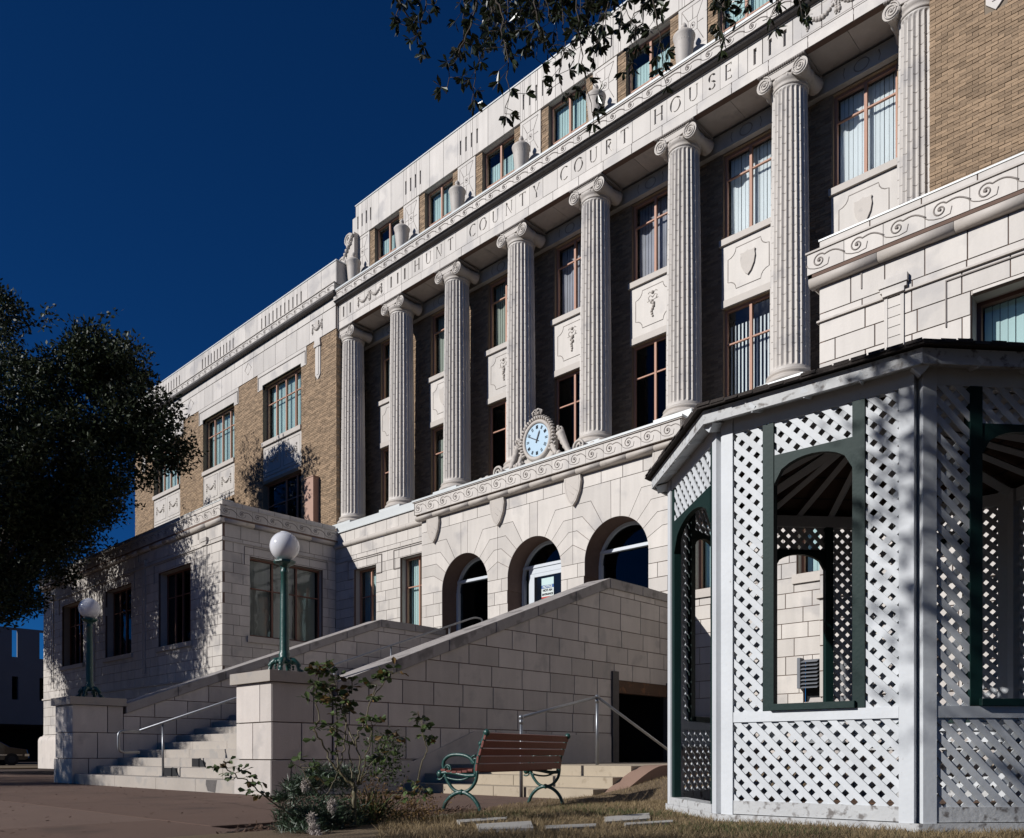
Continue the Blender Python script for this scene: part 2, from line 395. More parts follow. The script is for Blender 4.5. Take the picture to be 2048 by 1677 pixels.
def poly_shield(w, h):
    return [(0, -h*.5), (w*.22, -h*.36), (w*.42, -h*.1), (w*.5, h*.18), (w*.46, h*.36), (w*.5, h*.44), (w*.26, h*.42), (w*.08, h*.45), (0, h*.5), (-w*.08, h*.45), (-w*.26, h*.42), (-w*.5, h*.44), (-w*.46, h*.36), (-w*.5, h*.18), (-w*.42, -h*.1), (-w*.22, -h*.36)]
def garland(mb, fr, u0, u1, z, sag, drops=True, r=.03):
    n = 9
    for k in range(n+1):
        s_ = k/n; u = u0+(u1-u0)*s_; zz = z-sag*math.sin(math.pi*s_); rr = r*(.6+.7*math.sin(math.pi*s_))
        mb.ball(fr(u, zz, .012), rr, 6)
    if drops:
        for u in (u0, u1):
            for k in range(5): mb.ball(fr(u+random.uniform(-.008, .008), z-.03-k*sag*.33, .01), r*(.55+.18*k*(k < 4)), 6)
        for u, s_ in ((u0, -1), (u1, 1)):
            mb.ball(fr(u, z+.02, .01), r*.9, 6); ridge(mb, fr, [(u, z+.02), (u-s_*.05, z+.055), (u-s_*.10, z+.02)], .02)

# ================================================================== COURTHOUSE
XC = -14.02
def mx(x): return 2*XC - x
CH = empty('courthouse', (XC, 16, 0), label='cream terracotta and tan brick courthouse with a tall row of fluted columns', cat='courthouse')
CHI = CH  # children are placed in world space: undo the parent's offset
CH.location = (0, 0, 0)
ST = Stones()      # terracotta blocks of the courthouse
BR = MB()          # brick courses too small to pick apart
BRL = []
YC = 16.59; BAY = 2.54; COLX = [-22.94 + BAY*k for k in range(8)]
YB = 11.94; XBL, XBR = -22.95, -38.3   # near block: inner edge, outer edge

def brick_wall(fr, u0, u1, z0, z1, holes=(), bl=.200, bh=.0610):
    nrow = int((z1-z0)/bh)
    for i in range(nrow):
        za = z0+i*bh; u = u0 - (bl/2 if i % 2 else 0)
        while u < u1:
            a, b = max(u, u0), min(u+bl, u1); u += bl
            if b-a < .02: continue
            ps = [(a, b)]
            for (ha, hb, hc, hd) in holes:
                if za+bh/2 < hc or za+bh/2 > hd: continue
                q = []
                for (c, d) in ps:
                    if d <= ha or c >= hb: q.append((c, d)); continue
                    if c < ha: q.append((c, ha))
                    if d > hb: q.append((hb, d))
                ps = q
            for (c, d) in ps:
                if d-c > .02: BRL.append((fr, c+.003, d-.003, za+.006, za+bh-.002))
    bk = MB()
    cuts = sub_rects([rect(u0, u1, z0, z1)], holes)
    for p in cuts: bk.prism(p, fr, -.25, -.010)
    bk.build('wall_core', 'brick_mortar', CH, kind='stuff')

# ---- lower projecting end blocks (left one, and its mirror on the right)
def end_block(mir):
    X = (lambda x: x) if not mir else mx
    fr = front(YB); s_ = 1 if not mir else -1
    def H(a, b, c, d): return (min(X(a), X(b)), max(X(a), X(b)), c, d)
    wins = [H(-27.25, -24.95, 4.1, 6.52), H(-31.70, -29.40, 4.1, 6.52), H(-36.12, -33.84, 4.1, 6.52)]
    u0, u1 = min(X(XBL), X(XBR)), max(X(XBL), X(XBR))
    ch = .307
    zs = [1.40, 1.78, 2.15, 2.52, 2.88, 3.18] + steps_z(3.18, 6.88, ch)[1:]
    pend = []
    pc = [-24.0, -28.35, -32.80, -37.2]      # little pendants between windows
    ashlar(ST, fr, u0, u1, zs, .62, holes=wins)
    ashlar(ST, fr, u0, u1, [6.885, 6.99], .62); ashlar(ST, fr, u0, u1, [6.99, 7.38], .52)
    side = rside(XBL) if not mir else lside(mx(XBL))
    su = (lambda y: y) if not mir else (lambda y: -y)
    a, b = sorted((su(YB+.002), su(15.9)))
    sw = [(min(su(12.83), su(15.40)), max(su(12.83), su(15.40)), 4.15, 6.53)]
    ashlar(ST, side, a, b, zs, .62, off=1, holes=sw)
    ashlar(ST, side, a, b, [6.885, 6.99], .62); ashlar(ST, side, a, b, [6.99, 7.38], .56)
    # string moulding, roll, frieze, parapet
    mb = MB()
    for f, p, q in ((fr, u0, u1), (side, a, b)):
        frbox(mb, f, p-.03*(f is fr), q+.03*(f is fr), 6.86, 6.885, -.02, .035)
    mb.build('string_course', 'stone_orn', CH)
    # half-round roll under the frieze, in lengths
    for f, p, q, ext in ((fr, u0, u1, .12), (side, a, b, 0)):
        n = max(1, round((q-p)/.95)); L = (q-p+2*ext)/n
        for k in range(n):
            r_ = MB(); c0 = p-ext+k*L+.003; c1 = p-ext+(k+1)*L-.003
            pts = [f(c0, 7.46, -.0), f(c1, 7.46, -.0)]
            prof = [(-.02, 7.38)] + [(.05+.07*math.sin(t), 7.46-.085*math.cos(t)) for t in np.linspace(0.15, math.pi-.1, 9)] + [(-.02, 7.55)]
            i0 = len(r_.v)
            for (cc) in (c0, c1):
                for d_, z_ in prof: r_.v.append(f(cc, z_, d_))
            m_ = len(prof)
            for t in range(m_-1): r_.f.append((i0+t, i0+m_+t, i0+m_+t+1, i0+t+1)); r_.sm.append(True)
            r_.f.append(tuple(range(i0, i0+m_))); r_.sm.append(False); r_.f.append(tuple(range(i0+2*m_-1, i0+m_-1, -1))); r_.sm.append(False)
            r_.build('roll_moulding', 'stone_orn', CH)
    F2 = fr.shift(.13); S2 = side.shift(.02)
    scroll_row(CH, F2, u0-.13, u1+.13, 7.55, 7.85, .53)
    scroll_row(CH, side.shift(.13), a-(.13 if not mir else 0), b+(0 if not mir else .13), 7.55, 7.85, .53)
    mb = MB(); frbox(mb, fr, u0-.15, u1+.15, 7.85, 7.875, -.05, .15); frbox(mb, side, a, b, 7.85, 7.875, -.05, .15); mb.build('frieze_cap', 'stone_orn', CH)
    mb = MB(); mb.box(u0-.12, u1+.12, YB-.12, YB-.06, 7.50, 7.86)
    xs = X(XBL)+.06*s_; mb.box(min(xs, xs+.06*s_), max(xs, xs+.06*s_), YB-.12, 15.9, 7.50, 7.86); mb.build('frieze_core', 'mortar', CH)
    ashlar(ST, fr, u0, u1, [7.875, 8.05], .68); ashlar(ST, side, a, b, [7.875, 8.05], .6)
    mb = MB(); frbox(mb, fr, u0-.01, u1+.01, 8.05, 8.075, -.35, .012); mb.build('flashing', 'metal_flash', CH)
    # roof and closed body
    mb = MB(); mb.box(u0+.1, u1-.1, YB+.3, 16.0, 7.6, 7.8); mb.build('terrace_roof', 'concrete_far', CH)
    mb = MB(); xo = X(XBR); mb.box(min(xo, xo+.2*s_), max(xo, xo+.2*s_), YB+.05, 26, .0, 8.05); mb.build('outer_wall', 'stone', CH)
    # plinth with rounded top
    mb = MB(); prof = [(0, 0), (.16, 0), (.16, 1.12)] + [(.16*math.cos(t), 1.12+.22*math.sin(t)) for t in np.linspace(.25, math.pi/2, 6)] + [(-.05, 1.40), (-.05, 0)]
    for f, p, q in ((fr, u0-.16, u1+.16), (side, a, b)):
        i0 = len(mb.v)
        for cc in (p, q):
            for d_, z_ in prof: mb.v.append(f(cc, z_, d_))
        m_ = len(prof)
        for t in range(m_): mb.f.append((i0+t, i0+m_+t, i0+m_+(t+1) % m_, i0+(t+1) % m_)); mb.sm.append(False)
        mb.f.append(tuple(range(i0, i0+m_))); mb.sm.append(False); mb.f.append(tuple(range(i0+2*m_-1, i0+m_-1, -1))); mb.sm.append(False)
    mb.build('plinth', 'stone_wall', CH)
    # water table ledge
    mb = MB(); frbox(mb, fr, u0-.03, u1+.03, 2.84, 2.90, -.02, .05); frbox(mb, side, a, b, 2.84, 2.90, -.02, .05); mb.build('water_table', 'stone_orn', CH)
    # windows
    for k, h in enumerate(wins):
        w_ = (h[1]-h[0])
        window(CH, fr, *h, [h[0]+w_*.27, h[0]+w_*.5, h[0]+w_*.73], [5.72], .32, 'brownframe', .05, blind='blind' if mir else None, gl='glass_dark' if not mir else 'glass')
        mb = MB(); frbox(mb, fr, h[0]-.12, h[1]+.12, 3.93, 4.08, -.02, .07); mb.build('window_sill', 'stone_orn', CH)
        # eared surround: a fine raised line round head and ears
        mb = MB(); e = .30
        frbox(mb, fr, h[0]-e, h[1]+e, 6.80, 6.815, -.01, .02)
        for uu in (h[0]-e, h[1]+e-.014): frbox(mb, fr, uu, uu+.014, 6.20, 6.80, -.01, .02)
        mb.build('window_surround', 'line', CH)
    window(CH, side, *sw[0], [sw[0][0]+.86, sw[0][0]+1.71], [5.62], .22, 'brownframe', .055, blind='curtain')
    mb = MB(); frbox(mb, side, sw[0][0]-.1, sw[0][1]+.1, 3.95, 4.13, -.02, .06); mb.build('window_sill', 'stone_orn', CH)
    mb = MB(); frbox(mb, side, sw[0][0]-.18, sw[0][1]+.18, 6.80, 6.815, -.01, .02)
    for uu in (sw[0][0]-.19, sw[0][1]+.18): frbox(mb, side, uu, uu+.014, 6.26, 6.80, -.01, .02)
    mb.build('window_surround', 'line', CH)
    # pendants and inset panels
    for c in pc:
        c_ = X(c); mb = MB()
        frbox(mb, fr, c_-.19, c_+.19, 6.99, 7.10, -.01, .075); frbox(mb, fr, c_-.175, c_+.175, 6.93, 6.99, -.01, .055); frbox(mb, fr, c_-.145, c_+.145, 6.87, 6.93, -.01, .06)
        frbox(mb, fr, c_-.13, c_-.085, 3.3, 6.87, -.01, .022); frbox(mb, fr, c_+.085, c_+.13, 3.3, 6.87, -.01, .022)
        for k in range(26): frbox(mb, fr, c_-.083, c_+.083, 3.32+k*.136, 3.32+k*.136+.126, -.01, .012)
        mb.build('pendant_strip', 'stone', CH)
        mb = MB(); frbox(mb, fr, c_-.42, c_+.46, 7.36, 7.372, -.01, .015); frbox(mb, fr, c_-.45, c_-.436, 7.13, 7.37, -.01, .015); mb.build('inset_panel_line', 'line', CH)
end_block(False); end_block(True)

# ---- tall brick wings with terracotta crown (left, and mirror)
def wing(mir):
    X = (lambda x: x) if not mir else mx
    fr = front(16.1); s_ = -1 if mir else 1
    def H(a, b, c, d): return (min(X(a), X(b)), max(X(a), X(b)), c, d)
    u0, u1 = min(X(-39.2), X(-23.2)), max(X(-39.2), X(-23.2))
    cols = [(-27.87, -25.30), (-32.55, -29.98), (-37.22, -34.62)]
    up = [H(a, b, 12.09, 14.22) for a, b in cols]; lo = [H(a, b, 8.2, 10.55) for a, b in cols]; span = [H(a, b, 10.55, 12.09) for a, b in cols]
    hood = [(h[0]-.34, h[1]+.34, 14.08, 14.7) for h in up]
    pend = [H(-24.44, -24.09, 13.35, 14.7)] + [H(-38.4, -38.05, 13.35, 14.7)]
    brick_wall(fr, u0, u1, 7.8, 14.7, up+lo+span+hood+pend)
    ret = rside(-23.2) if not mir else lside(mx(-23.2))
    a, b = sorted((16.11, 17.2)) if not mir else sorted((-17.2, -16.11))
    brick_wall(ret, a, b, 7.8, 14.7)
    for h in up:
        w_ = h[1]-h[0]
        window(CH, fr, *h, [h[0]+w_*.25, h[0]+w_*.5, h[0]+w_*.75], [13.53], .22, 'frame', .05, 'brick', blind='blind')
    for i, h in enumerate(lo):
        w_ = h[1]-h[0]
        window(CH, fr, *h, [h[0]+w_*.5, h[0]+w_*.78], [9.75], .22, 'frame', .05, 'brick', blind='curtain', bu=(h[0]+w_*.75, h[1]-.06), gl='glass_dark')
    for h in span:   # spandrel with two framed garlands
        mb = MB(); frbox(mb, fr, h[0]+.002, h[1]-.002, 10.56, 11.93, -.1, -.02); o = mb.build('spandrel_panel', 'stone', CH)
        mb = MB(); frbox(mb, fr, h[0]-.02, h[1]+.0, 11.93, 12.088, -.2, .05); mb.build('window_sill', 'stone_orn', CH)
        mb = MB(); frbox(mb, fr, h[0]+.03, h[1]-.03, 10.80, 10.82, -.03, .0); mb.build('panel_moulding', 'stone_orn', o)
        w_ = (h[1]-h[0])
        for q in (0, 1):
            c0 = h[0]+.10+q*(w_/2-.02); c1 = c0+w_/2-.20; g = fr.shift(-.02); mb = MB()
            ridge(mb, g, rect(c0, c1, 10.93, 11.80), .022, closed=True); mb.build('panel_border', 'line', o)
            mb = MB(); garland(mb, g, c0+.2, c1-.2, 11.52, .22, r=.036)
            mb.build('garland', 'stone_orn', o)
    # hoods
    for h, ho in zip(up, hood):
        mb = MB(); frbox(mb, fr, ho[0], h[0]-.002, 14.08, 14.70, -.1, .02); frbox(mb, fr, h[1]+.002, ho[1], 14.08, 14.70, -.1, .02); frbox(mb, fr, h[0]-.002, h[1]+.002, 14.222, 14.70, -.1, .02)
        o = mb.build('window_hood', 'stone', CH)
        mb = MB(); frbox(mb, fr, ho[0]+.05, ho[1]-.05, 14.555, 14.575, 0, .04); frbox(mb, fr, ho[0]+.05, ho[0]+.068, 14.12, 14.555, 0, .04); frbox(mb, fr, ho[1]-.068, ho[1]-.05, 14.12, 14.555, 0, .04)
        mb.build('hood_moulding', 'line', o)
    for p in pend:
        mb = MB(); c = (p[0]+p[1])/2
        mb.prism([(c-.15, 13.5), (c, 13.34), (c+.15, 13.5), (c+.15, 14.5), (c-.15, 14.5)], fr, -.1, .02)
        frbox(mb, fr, c-.055, c+.055, 13.5, 14.45, .02, .035); frbox(mb, fr, c-.19, c+.19, 14.45, 14.56, -.1, .06); frbox(mb, fr, c-.16, c+.16, 14.56, 14.698, -.1, .05)
        mb.build('pendant_strip', 'stone', CH)
        mb = MB(); frbox(mb, fr, p[0]-.02, p[1]+.02, 13.3, 14.7, -.12, -.012); mb.build('pendant_backing', 'brick_mortar', CH)
    # band under cornice, diamonds and end swag
    ashlar(ST, fr.shift(.02), u0, u1, [14.705, 15.46], .78, depth=.1)
    ashlar(ST, fr.shift(.035), u0, u1, [15.46, 15.72], .78, depth=.1)
    for c in (-28.90, -33.58, -38.2):
        c_ = X(c); mb = MB(); ridge(mb, fr.shift(.02), [(c_, 14.93), (c_+.24, 15.16), (c_, 15.39), (c_-.24, 15.16)], .028, closed=True); mb.build('diamond_ornament', 'line', CH)
    mb = MB(); garland(mb, fr.shift(.02), X(-24.28)-.28, X(-24.28)+.28, 15.25, .2, r=.045)
    mb.prism([(X(-24.28)+x, 15.18+z) for x, z in poly_shield(.22, .3)], fr.shift(.02), 0, .04); mb.build('garland', 'stone_orn', CH)
    # cornice roll
    lo_, hi_ = u0-.05*(not mir), u1+.05
    n = 16; L = (u1-u0+.2)/n
    for k in range(n):
        mb = MB(); c0 = u0-.1+k*L; mb2 = [(c0+.003, c0+L-.003)]
        i0 = 0; prof = [(.0, 15.72), (.05, 15.72), (.06, 15.75), (.17, 15.755), (.21, 15.79), (.21, 15.85), (.19, 15.88), (.0, 15.88)]
        for cc in (c0+.003, c0+L-.003):
            for d_, z_ in prof: mb.v.append(fr(cc, z_, d_))
        m_ = len(prof)
        for t in range(m_): mb.f.append((t, m_+t, m_+(t+1) % m_, (t+1) % m_)); mb.sm.append(False)
        mb.f.append(tuple(range(m_))); mb.sm.append(False); mb.f.append(tuple(range(2*m_-1, m_-1, -1))); mb.sm.append(False)
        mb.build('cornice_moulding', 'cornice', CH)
    scroll_row(CH, fr.shift(.17), u0-.1, u1+.12, 15.88, 16.12, .5)
    mb = MB(); frbox(mb, fr, u0-.12, u1+.14, 16.12, 16.145, -.3, .20); frbox(mb, fr, u0-.08, u1+.10, 15.86, 16.12, -.2, .115); mb.build('cornice_top', 'stone_orn', CH)
    # parapet with groups of upright slots
    gr = [(-27.95, -25.31), (-32.60, -30.08), (-37.25, -34.69)]; slots = []
    for a_, b_ in gr:
        for k in range(11):
            c = X(a_+(b_-a_)*k/10)
            slots.append((c-.035, c+.035, 16.29, 16.74))
    ps = []
    uu = u0; 
    while uu < u1-.01:
        vv = min(u1, uu+.84); ps += [(uu, vv)]; uu = vv
    for (a_, b_) in ps:
        for q in sub_rects([rect(a_, b_, 16.145, 16.96)], [s for s in slots if s[0] < b_ and s[1] > a_]):
            ST.add(q, fr, .12, j=.003 if area(q) < .3 else .006, backing=False)
    mb = MB(); frbox(mb, fr, u0, u1, 16.14, 16.96, -.35, -.06); rt = X(-23.2); mb.box(min(rt, rt-.3*s_), max(rt, rt-.3*s_), 16.4, 18.5, 14.7, 16.96); mb.build('parapet_core', 'stone', CH)
    mb = MB(); frbox(mb, fr, u0-.02, u1+.02, 16.96, 17.0, -.5, .02); mb.build('flashing', 'metal_flash', CH)
    ashlar(ST, ret, a, b+(.9 if not mir else 0), [14.705, 15.46, 15.9, 16.95], .6, depth=.08)
    mb = MB(); frbox(mb, ret, a-.1, b, 15.88, 16.13, 0, .06); mb.build('cornice_return', 'stone_orn', CH)
    mb = MB(); mb.box(u0+.1, u1-.1, 16.5, 30, 16.2, 16.4); xo = X(-39.2); mb.box(min(xo, xo+.2*s_), max(xo, xo+.2*s_), 16.2, 30, 0, 16.9); mb.build('wing_body', 'brick_mortar', CH)
    # scrolled bracket where parapet meets the taller attic
    mb = MB(); f = front(16.75); c = X(-23.45)
    for (rr, cz, cx_) in ((.30, 17.33, -.35), (.22, 18.05, .02)):
        for dd in (0, -.34): mb.tube([Vector(f(c+s_*cx_+x, cz+z, dd)) for x, z in spiral(rr*.2, rr, 1.6, R(90), 26)], .035, 6)
        mb.prism([(c+s_*cx_+rr*.93*math.cos(t), cz+rr*.93*math.sin(t)) for t in np.linspace(0, 2*math.pi, 18, endpoint=False)], f, -.36, 0)
    mb.prism([(c-.35, 17.0), (c+.3, 17.0), (c+.3, 18.2), (c+.02, 18.1), (c-.12, 17.6)][::1], f, -.3, -.03)
    for k in range(7): mb.ball(f(c-.25+.08*k, 17.5+.1*k, .0), .07, 6)
    mb.build('scroll_bracket', 'stone_orn', CH)
wing(False); wing(True)

# ---- centre: ground storey wall behind, stylobate, portico with arches
G = front(15.9)
gw = [(-21.95, -20.80, 4.15, 6.47), (-19.62, -18.47, 4.15, 6.47)]
gw += [(mx(b), mx(a), c, d) for a, b, c, d in gw]
P0, P1 = -18.34, -9.70
zsG = [1.4, 1.78, 2.15, 2.52, 2.88, 3.18] + steps_z(3.18, 6.80, .307)[1:]
vent = (-7.10, -6.75, 1.60, 2.42)
for a, b in ((XBL, P0), (P1, mx(XBL))):
    ashlar(ST, G, a, b, zsG, .55, holes=gw+[vent]); ashlar(ST, G, a, b, [6.82, 6.95, 7.28], .55); ashlar(ST, G, a, b, [7.44, 7.78], .55)
    mb = MB(); frbox(mb, G, a, b, 6.80, 6.82, -.02, .03); mb.build('string_course', 'stone_orn', CH)
    n = 5; L = (b-a)/n
    for k in range(n):
        mb = MB(); pts = [(.0, 7.28)] + [(.03+.06*math.sin(t), 7.36-.08*math.cos(t)) for t in np.linspace(.1, math.pi-.1, 8)] + [(0, 7.44)]
        m_ = len(pts)
        for cc in (a+k*L+.003, a+(k+1)*L-.003):
            for d_, z_ in pts: mb.v.append(G(cc, z_, d_))
        for t in range(m_-1): mb.f.append((t, m_+t, m_+t+1, t+1)); mb.sm.append(True)
        mb.build('roll_moulding', 'stone_orn', CH)
    mb = MB(); frbox(mb, G, a, b, 0, 1.4, -.05, .06); mb.build('plinth', 'stone_wall', CH)
    mb = MB(); frbox(mb, G, a, b, 7.78, 7.82, -.3, .05); frbox(mb, G, a, b, 7.82, 8.07, -.6, -.05); mb.build('stylobate', 'metal_flash', CH)
for h in gw:
    window(CH, G, *h, [h[0]+.62 if h[0] < XC else h[0]+.52], [5.60], .26, 'frame', .05, blind='blind')
    mb = MB(); frbox(mb, G, h[0]-.08, h[1]+.08, 3.95, 4.13, -.02, .05); mb.build('window_sill', 'stone_orn', CH)
    mb = MB(); frbox(mb, G, h[0]-.30, h[1]+.30, 6.74, 6.755, -.01, .025)
    for uu in (h[0]-.30, h[1]+.285): frbox(mb, G, uu, uu+.015, 6.17, 6.74, -.01, .025)
    for uu in (h[0]-.30, h[1]+.02): frbox(mb, G, uu, uu+.28, 6.17, 6.185, -.01, .025)
    mb.build('window_surround', 'line', CH)
mb = MB(); frbox(mb, G, -7.16, -7.10, 1.86, 2.46, -.05, .16)
for k in range(8):
    z = 1.86+k*.072; mb.prism([(15.90-.16, z), (15.90-.04, z+.05), (15.90-.04, z+.062), (15.90-.16, z+.012)], rside(-6.76), -.33, 0)
LV = mb.build('louvred_vent', 'louver', CH)
mb = MB(); frbox(mb, G, vent[0], vent[1], vent[2], vent[3], -.2, -.1); mb.build('vent_back', 'dark', CH)

PF = front(15.65); SPR = 5.16; RA = .9; AC = [XC-2.54, XC, XC+2.54]
def arc_pts(c, a0, a1, n=5): return [(c+RA*math.cos(R(a0+(a1-a0)*k/n)), SPR+RA*math.sin(R(a0+(a1-a0)*k/n))) for k in range(n+1)]
# voussoirs: joints run out from the arch, then turn level towards the next arch
VO = []
zc = [5.42, 5.74, 6.06, 6.38, 6.70]
ang = [0, 16.36, 32.7, 49.1, 65.5, 81.8, 98.2, 114.5, 130.9, 147.3, 163.6, 180]
ztop = 6.93
corner = {16.36: (1.27, 5.63), 32.7: (1.14, 5.95), 49.1: (.98, 6.26), 65.5: (.72, 6.58), 81.8: (.135, ztop)}
def vo_corner(a):
    if a in corner: return corner[a]
    for k, v in corner.items():
        if abs((180-k)-a) < .2: return (-v[0], v[1])
for ci, c in enumerate(AC):
    def edge(half, sg):
        return 1.27 if (0 < (c-XC)*sg) is False or ci == 1 else (P1-c if sg > 0 else c-P0)
    E_r = 1.27 if ci < 2 else P1-c; E_l = 1.27 if ci > 0 else c-P0
    for i in range(11):
        a0, a1 = ang[i], ang[i+1]; ap = arc_pts(c, a0, a1, 4); sg = 1 if i <= 5 else -1
        mid = i == 5
        if mid: poly = ap[::-1] + [] ; poly = [ap[0], (c+.135, ztop), (c-.135, ztop), ap[-1]] + ap[1:-1][::-1]; poly = [ap[0], (c+.135, ztop), (c-.135, ztop)] + [ap[-1]] + ap[-2:0:-1]
        else:
            E = E_r if sg > 0 else E_l
            ka, kb = (a0, a1) if sg > 0 else (a1, a0)       # lower, upper joint
            lo_ = (E, SPR) if ka in (0, 180) else None
            pa = ap if sg > 0 else ap[::-1]                 # from lower to upper along the arch
            up_ = vo_corner(kb); low = vo_corner(ka) if ka not in (0, 180) else None
            pts = [pa[0]]
            if low is None: pts += [(c+sg*E, SPR)]
            else: pts += [(c+low[0], low[1]), (c+sg*E, low[1])]
            pts += [(c+sg*E, up_[1]), (c+up_[0], up_[1])]
            pts += pa[::-1][:-1]
            poly = pts if sg > 0 else pts[::-1]
            q = [poly[0]]
            for p in poly[1:]:
                if math.hypot(p[0]-q[-1][0], p[1]-q[-1][1]) > .012: q.append(p)
            poly = q
        VO.append(poly)
def inset(poly, j):
    "inset any simple CCW polygon by moving vertices"
    n = len(poly); out = []
    for i in range(n):
        p0, p, p1 = poly[i-1], poly[i], poly[(i+1) % n]
        a = (p[0]-p0[0], p[1]-p0[1]); b = (p1[0]-p[0], p1[1]-p[1]); la = math.hypot(*a) or 1; lb = math.hypot(*b) or 1
        na = (-a[1]/la, a[0]/la); nb = (-b[1]/lb, b[0]/lb); m_ = (na[0]+nb[0], na[1]+nb[1]); d2 = max(.35, (m_[0]**2+m_[1]**2)/2)
        out.append((p[0]+m_[0]*j/d2, p[1]+m_[1]*j/d2))
    return out
vb = MB()
for poly in VO:
    mb = MB(); mb.prism(inset(poly, .006), PF, -.62, random.uniform(-.001, .002)); mb.build('voussoir', 'stone', CH)
    vb.prism(inset(poly, -.0005), PF, -.6, -.014)
vb.build('arch_mortar_bed', 'mortar', CH)
# jambs between the arches and piers
jz = [2.84] + steps_z(2.84, SPR, .325)[1:]
for a, b in ((P0, AC[0]-RA), (AC[0]+RA, AC[1]-RA), (AC[1]+RA, AC[2]-RA), (AC[2]+RA, P1)):
    ashlar(ST, PF, a, b, jz, .52 if b-a < 1 else .6, depth=.62)
ashlar(ST, PF, P0, P1, [0.0, .5, .97, 1.34, 1.71, 2.08, 2.45, 2.84], .6)
ashlar(ST, PF, P0, P1, [ztop, 7.24], .62); ashlar(ST, PF, P0, P1, [7.24, 7.36], .62)
mb = MB(); mb.box(P0, P0+.1, 15.66, 16.2, 0, 7.7); mb.box(P1-.1, P1, 15.66, 16.2, 0, 7.7); mb.build('portico_flank', 'stone', CH)
# balcony shelf: roll, scroll frieze, top
BF = PF.shift(.20); e = .10
for f, p, q in ((PF, P0-e, P1+e),):
    n = 12; L = (q-p)/n
    for k in range(n):
        mb = MB(); pts = [(.0, 7.26), (.06, 7.26)] + [(.08+.10*math.sin(t), 7.33-.07*math.cos(t)) for t in np.linspace(.1, math.pi-.4, 8)] + [(.10, 7.42), (0, 7.42)]
        m_ = len(pts)
        for cc in (p+k*L+.003, p+(k+1)*L-.003):
            for d_, z_ in pts: mb.v.append(f(cc, z_, d_))
        for t in range(m_-1): mb.f.append((t, m_+t, m_+t+1, t+1)); mb.sm.append(2 <= t < 9)
        mb.f.append(tuple(range(m_))); mb.sm.append(False); mb.f.append(tuple(range(2*m_-1, m_-1, -1))); mb.sm.append(False)
        mb.build('roll_moulding', 'stone_orn', CH)
scroll_row(CH, BF, P0-e, P1+e, 7.42, 7.76, .507)
mb = MB(); mb.box(P0-e+.03, P1+e-.03, 15.50, 16.3, 7.40, 7.76); mb.build('shelf_core', 'mortar', CH)
mb = MB(); mb.box(P0-e, P0-e+.03, 15.45, 15.9, 7.42, 7.76); mb.box(P1+e-.03, P1+e, 15.45, 15.9, 7.42, 7.76); mb.box(P0-e-.03, P1+e+.03, 15.42, 16.1, 7.76, 7.785); mb.build('shelf_end', 'stone_orn', CH)
mb = MB(); mb.box(P0-e-.05, P1+e+.05, 15.40, 16.2, 7.785, 7.835); mb.box(P0, P1, 16.0, 17.3, 7.83, 8.07); mb.build('flashing', 'metal_flash', CH)
for k, x in enumerate((-17.78, -15.24, -12.70, -10.16)):
    mb = MB(); f = PF.shift(0); mb.prism([(x+a, 6.97+b) for a, b in poly_shield(.52, .86)], f, -.01, .09)
    o = mb.build('shield_cartouche', 'stone_orn', CH)
    mb = MB(); ridge(mb, PF.shift(.09), [(x+a*.82, 6.96+b*.84) for a, b in poly_shield(.52, .86)], .014, closed=True)
    ridge(mb, PF.shift(.09), [(x-.17, 6.98), (x+.05, 6.80)], .01); ridge(mb, PF.shift(.09), [(x-.14, 7.12), (x+.17, 6.86)], .01); mb.build('shield_border', 'stone_orn', o)

